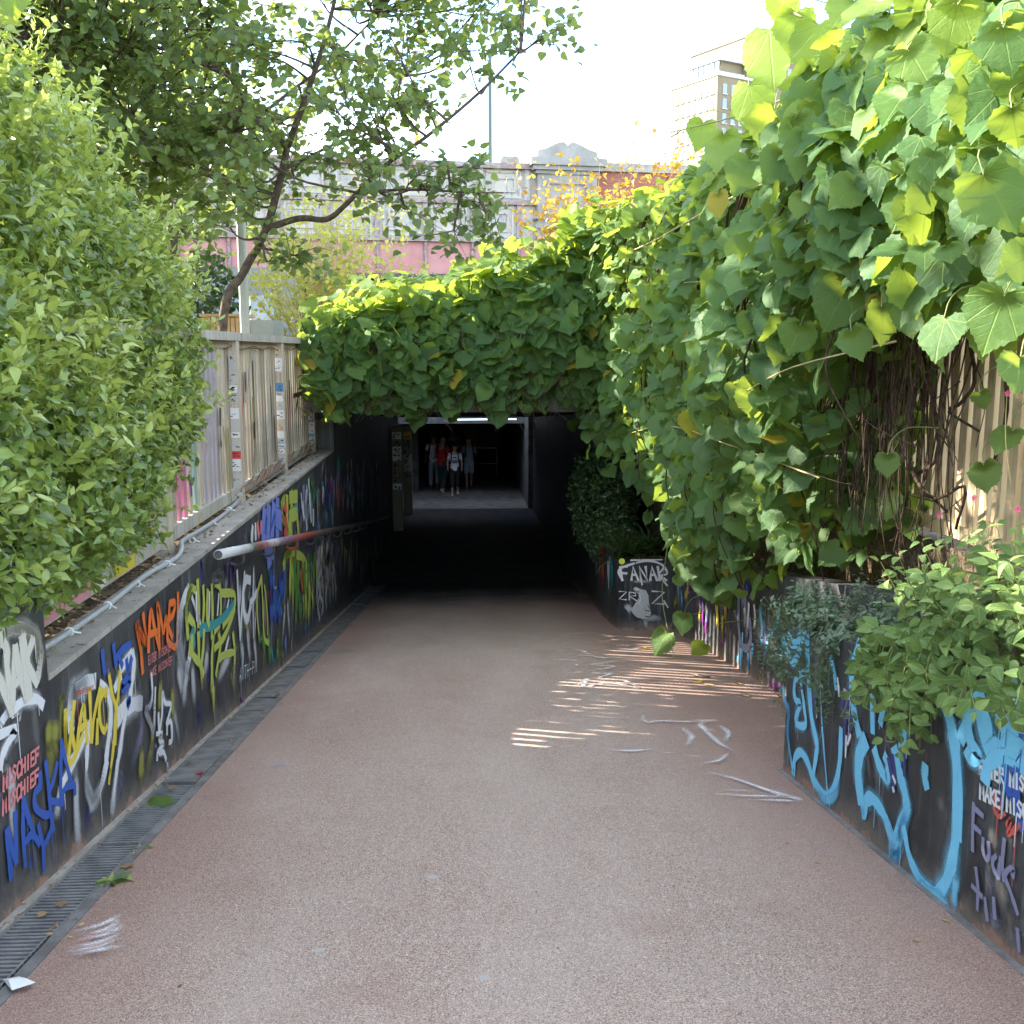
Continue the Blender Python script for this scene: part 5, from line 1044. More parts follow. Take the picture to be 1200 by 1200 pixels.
t = Tag(D_, LN, 'lime', .3)
for q in ([(310, 290), (285, 360), (310, 400), (330, 480), (318, 525)], [(330, 270), (330, 420)], [(360, 240), (362, 330), (345, 520)], [(395, 260), (400, 360), (410, 500)], [(350, 260), (400, 250)], [(350, 390), (395, 370)], [(345, 440), (360, 520)]): t.line(q, .17, .15)
t.put(wl, label='lime letters above the handrail')
t = Tag(D_, LN, 'red', .3); t.line([(325, 330), (305, 370), (322, 420), (325, 470), (312, 520)], .12); t.put(wl)
t = Tag(D_, LN, 'teal', .3); t.line([(345, 390), (400, 330)], .12); t.put(wl)
t = Tag(D_, LN, 'white', .5)
for q in ([(470, 200), (460, 330), (470, 470)], [(490, 250), (500, 420)], [(440, 320), (450, 400)], [(515, 360), (515, 440)]): t.line(q, .15, .12)
t.line([(85, 470), (80, 550)], .10); t.line([(105, 450), (108, 540)], .08); t.put(wl)
t = Tag(D_, LN, 'pinkred', .4); t.line([(120, 450), (130, 520)], .10); t.line([(145, 440), (145, 500)], .09); t.put(wl)
streaks(D_, LN, wl, 'purple', 5, 410, 440, 230, 480, .22); streaks(D_, LN, wl, 'green', 5, 480, 530, 110, 330, .3); streaks(D_, LN, wl, 'sand', 5, 535, 575, 70, 900, .22, .8, .8)
for c, n, w_ in (('magenta', 6, .3), ('teal', 8, .3), ('grey', 12, .22), ('lilac', 8, .25), ('red', 4, .3), ('navy', 9, .4), ('white', 7, .12), ('green', 5, .3)): streaks(D_, LN, wt_, c, n, 600, 1040, -10, 430, w_, .8, .9)
for c, n, w_ in (('sand', 12, .22), ('grey', 12, .18), ('olive', 8, .2), ('navy', 8, .35), ('lilac', 6, .2)): streaks(D_, LN, wt_, c, n, 590, 1000, 540, 930, w_, .8, .8)
streaks(D_, LN, wl, 'grey', 6, 540, 660, 620, 1100, .16); streaks(D_, LN, wl, 'sand', 5, 590, 670, 700, 1060, .18); streaks(D_, LN, wl, 'black', 4, 610, 650, 600, 760, .3)
for c, n, w_, x0, x1, y0, y1 in (('green', 8, .2, 380, 560, 640, 1190), ('lime', 6, .12, 420, 560, 680, 1150), ('sand', 8, .16, 500, 690, 640, 1080), ('grey', 8, .14, 520, 690, 600, 1080), ('white', 6, .08, 540, 690, 560, 1000), ('teal', 5, .2, 440, 700, 150, 480), ('lilac', 6, .2, 430, 700, 110, 470), ('white', 5, .10, 430, 700, 100, 440), ('magenta', 4, .22, 560, 700, 40, 400), ('red', 3, .14, 560, 690, 60, 400), ('orange', 2, .10, 360, 460, 660, 900)): streaks(D_, LN, wl, c, n, x0, x1, y0, y1, w_, .45)
for c, n, w_, y0, y1 in (('magenta', 5, .3, 0, 400), ('teal', 8, .3, 0, 430), ('white', 9, .14, 0, 430), ('lilac', 8, .25, 0, 430), ('red', 4, .3, 0, 380), ('sand', 9, .2, 540, 930), ('white', 8, .12, 540, 900), ('lime', 4, .15, 560, 900)): streaks(D_, LN, wt_, c, n, 690, 1040, y0, y1, w_, .45)
# --- right planter wall
RW = lambda x, y: onX(x, y, XR - .001)
E_, G_, H_ = reg(900, 740, 6, RW), reg(1000, 780, 6, RW), reg(1000, 930, 6, RW)
t = Tag(E_, RN, 'sky', .25, .15)
for q, a, b in (([(110, 400), (130, 500), (152, 560), (143, 700), (160, 850), (183, 1000)], .05, .03), ([(185, 990), (196, 890), (238, 850), (285, 920), (320, 1030), (370, 1110), (420, 1160), (480, 1080), (512, 900), (520, 690)], .06, .055), ([(285, 180), (292, 350), (312, 600), (350, 790), (345, 870), (325, 1000)], .07, .05), ([(270, 285), (210, 320), (190, 400), (200, 480), (232, 510), (205, 600), (215, 655), (270, 655), (262, 540), (240, 370)], .05, .045), ([(110, 50), (140, 140), (185, 215), (225, 150), (240, 60)], .07, .05), ([(150, 40), (190, 90), (240, 40), (290, 60)], .08, .07), ([(280, 20), (282, 190)], .07, .06), ([(450, 190), (470, 270), (485, 400)], .05, .04), ([(655, 110), (612, 230), (598, 400), (612, 560), (645, 710)], .085, .07), ([(690, 780), (652, 870), (642, 1000), (660, 1190)], .10, .09), ([(740, 460), (745, 700)], .06, .05), ([(800, 440), (820, 520), (800, 640)], .08, .05)): t.line(q, a, b)
t.line([(372, 320), (380, 520), (400, 820), (432, 1200)], .016, .02); t.put(wr, label='light blue outline letters')
t = Tag(E_, RN, 'sky', .8); t.line([(330, 1060), (400, 1180), (480, 1150), (520, 1000)], .10, .09, (.5, .7, .5)); t.line([(185, 960), (188, 1040)], .06, .05, (.7, .1)); t.put(wr)
t = Tag(G_, RN, 'sky', .25, .15)
for q, a, b in (([(80, 530), (46, 660), (46, 800), (70, 950), (82, 1060)], .095, .06), ([(85, 1010), (100, 950), (140, 935), (195, 1000), (240, 1090), (292, 1230)], .075, .06), ([(300, 600), (335, 760), (372, 900), (382, 1010), (345, 1110), (300, 1220)], .075, .065), ([(160, 600), (190, 700), (245, 800), (250, 690), (230, 640)], .07, .05), ([(345, 300), (352, 420), (355, 600)], .11, .09), ([(618, 190), (675, 330), (715, 520), (742, 800), (740, 1190)], .075, .085), ([(515, 715), (512, 780), (525, 850)], .065, .05), ([(795, 320), (800, 420), (770, 510)], .06, .07), ([(870, 180), (840, 280), (818, 420), (850, 600)], .07, .06), ([(890, 220), (930, 400), (965, 560), (1050, 610), (1100, 560)], .11, .10), ([(1000, 200), (1040, 290), (1090, 400), (1090, 520)], .10, .09), ([(1060, 200), (1150, 260), (1210, 360)], .10, .09), ([(1210, 430), (1150, 500), (1110, 560)], .09, .09), ([(940, 800), (960, 700), (1040, 640), (1130, 650), (1210, 720)], .07, .06), ([(815, 610), (840, 660), (900, 640), (850, 560)], .06, .05), ([(1120, 560), (1180, 600), (1210, 680)], .1, .1)): t.line(q, a, b)
t.put(wr, label='light blue letters and drips')
t = Tag(H_, RN, 'sky', .5, .3); t.line([(240, 190), (275, 330), (298, 440), (330, 330), (372, 170), (392, 100)], .07, .07); t.line([(365, 250), (400, 430), (460, 570), (540, 680), (600, 700), (660, 620), (710, 450), (738, 200), (742, 0)], .055, .10); t.put(wr)
t = Tag(H_, RN, 'sky', .9, .5); t.line([(420, 560), (520, 690), (620, 760), (720, 850)], .16, .12, (.5, .9, .8)); t.line([(740, 560), (720, 700), (725, 850)], .12, .08, (.8, .8, .5)); t.line([(295, 430), (300, 500)], .10, .1, (.7, .1)); t.line([(70, 100), (85, 210)], .10, .06, (.8, .1)); t.put(wr)
t = Tag(G_, RN, 'white', .25, .2); t.text('ENTER MISCHIEF', (900, 760), (1400, 960), 100, 110, .015); t.text('MAKE MISCHIEF', (905, 935), (1400, 1160), 105, 110, .015); t.put(wr, label='white words ENTER MISCHIEF MAKE MISCHIEF')
t = Tag(G_, RN, 'blue', .3); t.line([(1070, 600), (1085, 760), (1110, 900), (1180, 1020)], .045); t.line([(1140, 690), (1112, 860)], .04); t.line([(1190, 500), (1195, 620)], .04); t.line([(1165, 740), (1160, 900), (1175, 1080), (1210, 1150)], .05); t.put(wr)
t = Tag(G_, RN, 'red', .35, .4, .8)
for q in ([(1020, 890), (1005, 960), (1050, 1000), (1060, 900)], [(1000, 1000), (1030, 1060), (1080, 1040)], [(1090, 1120), (1120, 1080), (1100, 1190), (1160, 1130)], [(1140, 1180), (1180, 1120)]): t.line(q, .022)
t.put(wr)
t = Tag(H_, RN, 'lilac', .5, .5, .85)
for q in ([(858, 75), (852, 230), (850, 395)], [(868, 105), (922, 155)], [(865, 235), (905, 270)], [(925, 320), (925, 400), (948, 462), (968, 430), (962, 350)], [(1015, 440), (992, 470), (1000, 530), (1030, 585)], [(1048, 455), (1035, 585)], [(1075, 325), (1062, 480), (1072, 605)], [(1072, 575), (1110, 530), (1142, 535), (1135, 575)], [(1090, 615), (1130, 720), (1168, 840)], [(875, 530), (890, 660), (885, 810)], [(850, 650), (915, 720)], [(940, 740), (955, 880)], [(1000, 740), (1010, 870)], [(1170, 960), (1180, 1100)]): t.line(q, .03)
t.put(wr, label='faint lilac scrawl')
t = Tag(H_, RN, 'lilac', .9, .6, .7); t.line([(960, 880), (1020, 900), (1050, 1000)], .14, .12, (.7, .7, .2)); t.line([(1110, 940), (1140, 1040), (1150, 1150)], .10, .1, (.5, .5, .2)); t.put(wr)
t = Tag(E_, RN, 'navy', .4, .7)
for q in ([(540, 420), (530, 560), (560, 640)], [(575, 430), (570, 560), (600, 620)], [(560, 500), (545, 800)], [(600, 650), (575, 740)], [(860, 900), (890, 1060), (900, 1130)], [(885, 880), (905, 1000)], [(965, 850), (970, 1010)], [(330, 430), (345, 610)]): t.line(q, .05, .03)
t.put(wr)
t = Tag(E_, RN, 'white', .5, .8)
for q in ([(545, 410), (560, 430), (585, 470)], [(560, 740), (555, 880)], [(590, 730), (570, 790)], [(890, 1020), (905, 1060)], [(890, 1100), (895, 1120)], [(340, 480), (350, 600)], [(500, 330), (510, 450)]): t.line(q, .025)
t.put(wr)
# --- recessed wall on the right, rounded planter
RW2 = lambda x, y: onX(x, y, XR2 - .001); K2 = reg(680, 640, 5, RW2)
for c, n, x0, x1, y0, y1, w_ in (('blue', 12, 840, 1060, 120, 420, .10), ('purple', 4, 700, 800, 100, 400, .2), ('lilac', 4, 930, 1000, 240, 640, .12), ('yellow', 7, 780, 860, 330, 540, .06), ('rust', 3, 930, 990, 130, 260, .16), ('magenta', 4, 715, 745, 380, 520, .12), ('sky', 5, 930, 1090, 480, 760, .07), ('white', 3, 960, 1060, 250, 560, .08)): streaks(K2, RN, w2, c, n, x0, x1, y0, y1, w_, .45)
t = Tag(K2, RN, 'lilac', .4); t.line([(930, 420), (945, 560), (980, 600), (1005, 540), (1000, 430)], .09); t.put(w2)
FP = lambda x, y: onY(x, y, 11.858); FN = (0, -1, 0); K_ = reg(680, 640, 5, FP)
t = Tag(K_, FN, 'grey', .95, .2); t.line([(280, 300), (330, 400), (440, 420), (500, 440)], .20, .12, (.3, .8, .3)); t.line([(380, 430), (390, 490)], .10, .12, (.8, .4)); t.line([(270, 210), (360, 205), (440, 215)], .08, .08, (.3, .7, .3)); t.line([(270, 350), (300, 380)], .14); t.put(pl)
t = Tag(K_, FN, 'white', .25, .2); t.line([(248, 200), (225, 140), (300, 105), (400, 85), (480, 110), (508, 160), (470, 175), (508, 230)], .032, .026); t.line([(295, 82), (480, 78)], .022, .02); t.text('FANAK', (245, 198), (520, 200), 80, 80, .034, -.15); t.line([(355, 195), (362, 225)], .02); t.text('ZR', (228, 308), (345, 320), 44, 48, .018); t.text('Z', (420, 335), (520, 340), 72, 70, .022); t.line([(490, 320), (512, 358)], .02); t.put(pl, label='pale grey letters FANAK and ZRZ')
t = Tag(K_, FN, 'grey', .12, .1); t.fill([(305, 250), (315, 232), (335, 236), (350, 246), (385, 252), (402, 285), (405, 330), (412, 365), (420, 395), (405, 415), (370, 430), (335, 422), (305, 398), (292, 375), (310, 350), (335, 310), (340, 280)]); t.put(pl, label='grey animal-like head painted on black')
t = Tag(K_, FN, 'white', .6, .4); t.line([(345, 260), (350, 320), (320, 370)], .05, .04, (.7, .8, .5)); t.line([(370, 350), (380, 400)], .05, .05, (.5, .6)); t.line([(322, 240), (340, 262)], .02); t.put(pl)
t = Tag(K_, FN, 'black', .3, .2); t.line([(292, 378), (315, 412), (360, 430)], .014); t.line([(385, 375), (418, 385), (412, 412), (380, 410)], .012); t.line([(310, 258), (345, 268)], .010); t.line([(395, 345), (410, 368)], .012); t.put(pl)
t = Tag(K_, FN, 'fluo', .1, .0); t.fill([(243 + 19 * math.cos(a), 88 + 19 * math.sin(a)) for a in np.linspace(0, 6.28, 14)[:-1]]); t.put(pl)
PS = lambda x, y: onX(x, y, 1.905 + .0) ; K3 = reg(680, 640, 5, PS)
for c, n, x0, x1, y0, y1, w_ in (('grey', 10, 60, 125, 150, 420, .12), ('red', 4, 130, 160, 150, 330, .16), ('white', 3, 172, 208, 220, 420, .06), ('teal', 3, 180, 210, 120, 300, .10), ('rust', 2, 90, 120, 130, 200, .1)):
    t = Tag(lambda a, b: onX(a, b, 1.0) * 1.0, (-1, 0, 0), c, .5)
    for k in range(n):
        a = random.uniform(x0, x1) / 5 + 680; yy = np.interp(a, [688, 723], [15.2, 12.15]); xs = np.interp(yy, [12.1, 13.5, 16.38], [1.899, 1.929, 2.089]); z0 = ZP - random.uniform(.03, .3); z1 = z0 - random.uniform(.2, .5); t.fn = lambda u, v, yy=yy, xs=xs: np.array([xs - .001, yy, v]); t.line([(0, z0), (0, (z0 + z1) / 2), (0, z1)], w_ * 1.4, w_, (.9, .8, .3), sub=2)
    t.put(pl)
# --- chalk on the path
RPN = np.array([0, SL, 1]) / math.hypot(1, SL); GP = lambda x, y: onR(x, y) + RPN * .012; C6 = reg(560, 720, 3, GP)
CM = {}
def cmat(c, op):
    if (c, op) not in CM: CM[(c, op)] = chalk_mat('chalk_' + c, COL[c], min(1, op))
    return CM[(c, op)]
def chalk(lines, w, op=.95, col='white', rag=1.1):
    t = Tag(C6, RPN, col, .8, rag, op); t.m = cmat(col, op)
    for q in lines: t.line(q, w * random.uniform(.8, 1.2), None, (.5, .9, .7))
    t.put(path, 'chalk_mark')
chalk([[(820, 570), (930, 600), (1040, 640), (1130, 660)], [(880, 580), (1000, 625), (1130, 662)], [(830, 645), (960, 652), (1060, 655), (1135, 665)], [(960, 665), (1060, 668), (1130, 672)], [(1000, 640), (1080, 655), (1140, 668)]], .05, 1.3)
chalk([[(580, 360), (590, 390), (640, 385), (740, 388), (830, 380)], [(830, 382), (785, 395), (800, 420), (850, 465), (890, 490)], [(880, 500), (850, 525), (800, 535)], [(470, 488), (540, 492), (610, 485)], [(720, 410), (750, 440), (740, 470)], [(850, 400), (880, 430), (870, 460)]], .06, 1.0)
chalk([[(335, 270), (385, 235), (370, 265), (440, 250), (520, 258), (560, 270)], [(380, 205), (440, 200), (480, 190), (400, 185), (470, 175), (500, 170)], [(390, 220), (470, 215), (420, 232)], [(330, 160), (380, 152), (440, 160), (480, 155)], [(250, 90), (330, 75), (400, 72), (450, 80)], [(340, 130), (380, 140)], [(470, 125), (540, 128), (590, 122)], [(270, 165), (350, 172)], [(120, 125), (150, 135)], [(260, 135), (330, 137)], [(430, 240), (500, 238), (560, 262)], [(345, 182), (350, 190)]], .06, 1.0)
chalk([[(10, 325), (60, 328)], [(280, 385), (330, 388)], [(650, 500), (700, 498)], [(740, 510), (780, 512)], [(870, 630), (950, 635)]], .05, .3)
chalk([[(500, 230), (560, 250), (650, 240), (760, 245)], [(620, 265), (700, 280)]], .10, .35, 'black')
t = Tag(GP, RPN, 'white', .9); t.m = cmat('white', .99)
for q in ([(92, 1098), (120, 1090), (140, 1080)], [(95, 1108), (125, 1102), (142, 1092)], [(84, 1122), (110, 1118), (138, 1108)], [(90, 1126), (120, 1120), (142, 1116)], [(100, 1103), (125, 1096), (138, 1086)], [(88, 1117), (115, 1112), (140, 1101)]): t.line(q, .05, None, (.5, .9, .6))
t.put(path, 'chalk_mark')
t = Tag(GP, RPN, 'pinkred', .9); t.m = cmat('pinkred', .5)
for q in ([(88, 1115), (120, 1098), (140, 1086)], [(100, 1122), (140, 1104)]): t.line(q, .04, None, (.5, .8, .4))
t.put(path, 'chalk_mark')
t = Tag(GP, RPN, 'peri', .9); t.m = cmat('peri', .5); t.line([(318, 905), (328, 898), (340, 905)], .03); t.put(path, 'chalk_mark')
t = Tag(GP, RPN, 'teal', .9); t.m = cmat('teal', .4); t.line([(382, 768), (400, 764), (415, 766)], .18); t.put(path, 'chalk_mark')
# ------------------------------------------------------------------ conduit and handrail on the left
cd = thing('cable_conduit', 'grey cable conduit clipped along the left ledge', 'conduit', (-1.85, 8, ZC))
zc = ZC + .045
cp = [(-1.86, 4.24, ZC - .02), (-1.86, 4.28, zc), (-1.835, 4.55, zc), (-1.82, 5.2, zc), (-1.825, 5.9, zc + .01), (-1.80, 6.45, zc), (-1.80, 6.62, zc + .03), (-1.84, 6.8, zc + .05), (-1.87, 7.4, zc + .02), (-1.89, 8.2, zc), (-1.93, 8.9, zc), (-1.96, 9.3, zc + .02), (-1.96, 9.8, zc), (-1.955, 11, zc), (-1.95, 13.6, zc)]
m = MB(); stem(m, cp, .0155, .0155, 10, 6); m.build('pipe', PVC, cd, smooth=True)
for k, yy in enumerate((4.75, 5.25, 5.75, 6.3, 7.1, 7.8, 8.5)):
    x_ = np.interp(yy, [q[1] for q in cp], [q[0] for q in cp]); m = MB(); m.tube([(x_ + .019 * math.cos(a), yy, zc + .019 * math.sin(a)) for a in np.linspace(0, 6.28, 13)], .005, 5, False); m.tube([(x_ + .02, yy, zc), (x_ + .05, yy + random.uniform(-.02, .02), ZC + .034)], .0045, 5); m.build('clip', WHITE, cd)
hr = thing('handrail', 'round tubular handrail splashed with paint on brackets along the left wall', 'handrail', (-1.62, 8, -1.6))
def m_rail():
    t = T('painted_tube'); v = t.co(); b = t.noise(t.map(v, (1, 1.6, 1)), 2.2, 6, .7); s_ = t.n('SeparateXYZ', {0: v}).outputs[1]; f = t.math('ADD', t.math('MULTIPLY', t.math('SUBTRACT', s_, 6.9), .1), t.math('MULTIPLY', t.math('SUBTRACT', b, .5), .16))
    c = t.ramp(f, [(0, (.55, .54, .52)), (.055, (.5, .48, .47)), (.085, (.10, .17, .10)), (.13, (.26, .05, .05)), (.18, (.55, .5, .5)), (.22, (.20, .14, .20)), (.34, (.33, .07, .05)), (.5, (.12, .08, .07)), (1, (.12, .10, .09))])
    c = t.mix(t.step(t.noise(v, 22, 8, .75), .62, .66), c, (.55, .54, .52)); return t.done(t.pbr(c, .5, .4, 0, t.bump(b, .2, .003)))
RAILM = m_rail()
XH = -1.60; hs = onX(256, 650, XH); he = onX(455, 607, XH - .02)
dirh = (he - hs); m = MB(); m.tube([hs + dirh * q for q in np.linspace(0, 1.0, 24)], .034, 14); m.build('tube', RAILM, hr, smooth=True); m = MB(); m.tube([hs - dirh * .0004, hs - dirh * .0002], .027, 14); m.build('pipe_mouth', IRON, hr)
for k in range(9):
    yy = hs[1] + .75 + k * 1.25
    if yy > he[1]: break
    f = (yy - hs[1]) / dirh[1]; c = hs + dirh * f; m = MB(); m.tube(smooth_line([(c[0], yy, c[2] - .03), (c[0] + .0, yy, c[2] - .085), (c[0] - .045, yy, c[2] - .115), (XL, yy, c[2] - .10)], 4), .011, 7); m.tube([(XL, yy, c[2] - .10), (XL + .008, yy, c[2] - .10)], .035, 10); m.build('bracket', IRON if k != 2 else plain('red_bracket', (.45, .07, .03), .5), hr, smooth=False)
c = onX(252, 678, XL); m = MB(); m.box(XL, XL + .012, c[1] - .10, c[1] + .14, c[2] - .045, c[2] + .045); m.tube([(XL, c[1] + .05, c[2] + .02), (XL + .05, c[1] + .05, c[2] + .02)], .022, 8); m.tube([(XL, c[1] - .05, c[2] - .01), (XL + .04, c[1] - .05, c[2] - .01)], .018, 8)
tag(m.build('broken_bracket', IRON), 'broken metal bracket plate on the wall below the handrail end', 'bracket')
# loose cables on the ledge and dry stems on the fence rail
m = MB()
for q in ([(262, 500, -1.93), (268, 560, -1.93), (272, 600, -1.93), (265, 625, -1.90), (240, 650, -1.88)], [(236, 600, -1.94), (225, 640, -1.94), (212, 668, -1.9)]): stem(m, [onX(a, b, X) for a, b, X in q], .005, .004, 5)
tag(m.build('loose_cable', YSTEM), 'thin pale cable hanging from the fence onto the soil', 'cable')
dv = thing('dry_creeper', 'dry brown creeper twisted round the lower fence rail', 'creeper', (XFN + .05, 11, ZB)); m = MB(); random.seed(4)
for k in range(16):
    y0 = random.uniform(8.8, 10); ph = random.uniform(0, 6); stem(m, [(XFN + .045 + .03 * math.cos(ph + yy * 4), yy, ZB + .01 + .045 * math.sin(ph + yy * 4)) for yy in np.arange(y0, random.uniform(11.5, 13.8), .16)], .012, .006, 4, 2)
for k in range(30):
    yy = random.uniform(8.8, 13.6); stem(m, [(XFN + .06, yy, ZB), (XFN + .11, yy + random.uniform(-.1, .1), ZB + random.uniform(-.06, .1)), (XFN + .13 + random.uniform(-.03, .06), yy + random.uniform(-.2, .2), ZB - random.uniform(-.1, .1))], .004, .002, 3, 3)
stem(m, [(XFN + .05, 8.8 + k * .3, ZT - .06 + .02 * math.sin(k * 2.1)) for k in range(18)], .006, .005, 4, 3)
m.build('stems', plain('dry_stem', (.22, .14, .09), .8), dv)['kind'] = 'stuff'
n = 260; c = np.array([XFN + .07, 13.25, -.45]); scatter(OVAL, c + rng.normal(0, 1, (n, 3)) * np.array([.03, .18, .22]), rand3(n), rand3(n), rng.uniform(.02, .05, n), rng.random(n), 'dry_leaves', plain('dry_leaf', (.42, .27, .10), .8), dv)

# ------------------------------------------------------------------ stickers on the fence posts
SW = plain('sticker_white', (.72, .70, .68), .5); SR = plain('sticker_red', (.60, .06, .06), .5); SB = plain('sticker_black', (.02, .02, .02), .5); SBL = plain('sticker_blue', (.12, .25, .42), .5); SY = plain('sticker_yellow', (.7, .52, .05), .5); SP = plain('sticker_pink', (.70, .28, .34), .5); SC = plain('sticker_faded', (.50, .47, .42), .6)
random.seed(12)
for p in posts[2:]:
    yf = p - .0505; z = ZT - .12
    while z > ZB + .06:
        h = random.uniform(.03, .11); mm = random.choices([SW, SR, SBL, SY, SP, SC, CREAM], [6, .5, .5, .3, .5, 4, 2])[0]; x0 = XFN - .004 + random.uniform(0, .01); x1 = XFN + .094 - random.uniform(0, .012)
        st_o = ob('sticker', [(x0, yf - .0006, z - h), (x1, yf - .0006, z - h + random.uniform(-.004, .004)), (x1, yf - .0006, z), (x0, yf - .0006, z)], [(0, 1, 2, 3)], mm, fl)
        if random.random() < .8:
            m = MB()
            for k in range(random.randint(3, 8)):
                a = random.uniform(x0 + .006, x1 - .03); b = z - h + random.uniform(.008, h * .7); m.box(a, a + random.uniform(.004, .03), yf - .0016, yf - .001, b, b + random.uniform(.003, .010))
            m.build('print', SB if random.random() < .8 else SR, st_o)
        z -= h + random.uniform(-.0, .02)
m = MB(); xs_ = XFN + .0455; c = onX(70, 700, xs_)
for y0, y1, mm, nm in ((4.7, 5.35, SP, 'sticker'), (5.75, 6.12, SY, 'sticker'), (5.45, 5.6, SW, 'sticker')):
    ob(nm, [(xs_ + .001, y0, ZB - .035), (xs_ + .001, y1, ZB - .035), (xs_ + .001, y1, ZB + .04), (xs_ + .001, y0, ZB + .04)], [(0, 1, 2, 3)], mm, fl)
# marks on slats
TF = lambda x, y: onX(x, y, XFN + .022); SF = reg(160, 340, 4, TF)
t = Tag(SF, (1, 0, 0), 'black', .3, .3)
for q in ([(502, 390), (505, 520)], [(547, 625), (547, 690)], [(385, 560), (385, 630)], [(388, 715), (390, 730)], [(730, 495), (785, 480)], [(752, 495), (742, 570)]): t.line(q, .06); t.put(fl); t = Tag(SF, (1, 0, 0), 'black', .3, .3)
t = Tag(SF, (1, 0, 0), 'magenta', .4, .3); t.line([(245, 885), (250, 960)], .05); t.line([(262, 885), (245, 900)], .04); t.put(fl)
t = Tag(reg(1000, 400, 4, lambda x, y: onX(x, y, XFR - .024)), (-1, 0, 0), 'brown', .4, .4)
for q in ([(685, 470), (688, 540), (680, 630)], [(672, 520), (700, 500)], [(680, 560), (702, 590), (690, 630)]): t.line(q, .012)
t.put(fr)

random.seed(77)
k_ = 0; y = 1.2
while y < 14:
    if y > 6 and min(abs(y - p) for p in posts) > .085 and random.random() < .62:
        for q in range(random.choice([1, 1, 2])):
            c_ = random.choices(['grey', 'white', 'black', 'pinkred', 'teal', 'yellow', 'lilac', 'brown', 'olive'], [3, 3, 2, 2, 1, 1, 2, 3, 1])[0]; z1 = random.uniform(ZB + .5, ZT - .1); z0 = max(ZB + .08, z1 - random.uniform(.08, .8))
            t = Tag(lambda u, v: np.array([XFN + .0225, u, v]), (1, 0, 0), c_, .5, .6, .8, False); t.line([(y + random.uniform(-.015, .015), z1), (y, (z0 + z1) / 2), (y + random.uniform(-.015, .015), z0)], random.uniform(.03, .07), None, (.8, .9, .4)); t.put(fl)
    y += .152
# ------------------------------------------------------------------ stickered posts and rail in the light well
POSTW = plain('sticker_covered_timber', (.26, .22, .16), .7)
for i, (px, Y, lab) in enumerate(((466, 25.5, 'nearer stickered post at the left tunnel wall'), (478, 28.2, 'farther stickered post at the left tunnel wall'))):
    x = onY(px, 560, Y)[0]; t = thing('stickered_post', lab, 'post', (x, Y, ZF)); m = MB(); m.box(x - .12, x + .12, Y - .12, Y + .12, ZF, onY(px, 500, Y)[2]); m.build('post', POSTW, t)
    z = onY(px, 506, Y)[2]
    for k in range(8):
        h = random.uniform(.10, .2); st_o = ob('sticker', [(x - .11, Y - .122, z - h), (x + .11, Y - .122, z - h), (x + .11, Y - .122, z), (x - .11, Y - .122, z)], [(0, 1, 2, 3)], random.choice([SW, SW, SY, POSTW]), t)
        m = MB()
        for q in range(4): a = x - .1 + random.random() * .14; b = z - h + random.random() * h * .7; m.box(a, a + .05, Y - .1245, Y - .123, b, b + .03)
        m.build('print', SB, st_o); z -= h + .01
br2 = thing('barrier_rail', 'pale tubular barrier at the right behind the walking people', 'railing', (1.1, 36, ZF))
a = onY(560, 525, 36); b = onY(582, 525, 36); b0 = onY(582, 556, 36); m = MB(); m.tube([a - np.array([.6, 0, 0]), a, b], .03, 8); m.tube([b, b0 * np.array([1, 1, 0]) + np.array([0, 0, ZF])], .03, 8); m.tube([a - np.array([.6, 0, .55]), b - np.array([0, 0, .55])], .02, 6); m.tube([a - np.array([.6, 0, 0]), (a[0] - .6, a[1], ZF)], .03, 8); m.build('rails', STEEL, br2)

# ------------------------------------------------------------------ people
SKIN = plain('skin', (.42, .25, .18), .55); SKIN2 = plain('skin_brown', (.24, .13, .085), .55); HAIR = plain('dark_hair', (.02, .016, .014), .5); GHAIR = plain('grey_hair', (.30, .27, .25), .6)
TSH = plain('white_cotton', (.72, .73, .78), .8); RED = plain('red_cotton', (.55, .035, .03), .8); NAVY = plain('dark_trousers', (.02, .022, .03), .8); TEALT = plain('green_trousers', (.05, .085, .085), .8); GREYB = plain('grey_blue_cotton', (.30, .36, .44), .8); JEAN = plain('pale_jeans', (.32, .36, .42), .8); STRAP = plain('black_strap', (.012, .012, .015), .6); SHOE = plain('white_shoe', (.66, .66, .66), .6); DSHOE = plain('dark_shoe', (.10, .09, .09), .6); INK = plain('print_ink', (.05, .06, .10), .7)
def skin(name, V, Ed, Rd, mat, parent, sub=2):
    me = bpy.data.meshes.new(name); me.from_pydata([tuple(map(float, v)) for v in V], Ed, []); o = link(name, me, parent); mo = o.modifiers.new('skin', 'SKIN'); mo.use_smooth_shade = True
    for i, d in enumerate(me.skin_vertices[0].data): d.radius = Rd[i] if isinstance(Rd[i], tuple) else (Rd[i], Rd[i]); d.use_root = (i == 0)
    su = o.modifiers.new('sub', 'SUBSURF'); su.levels = 1; su.render_levels = sub; me.materials.append(mat); return o
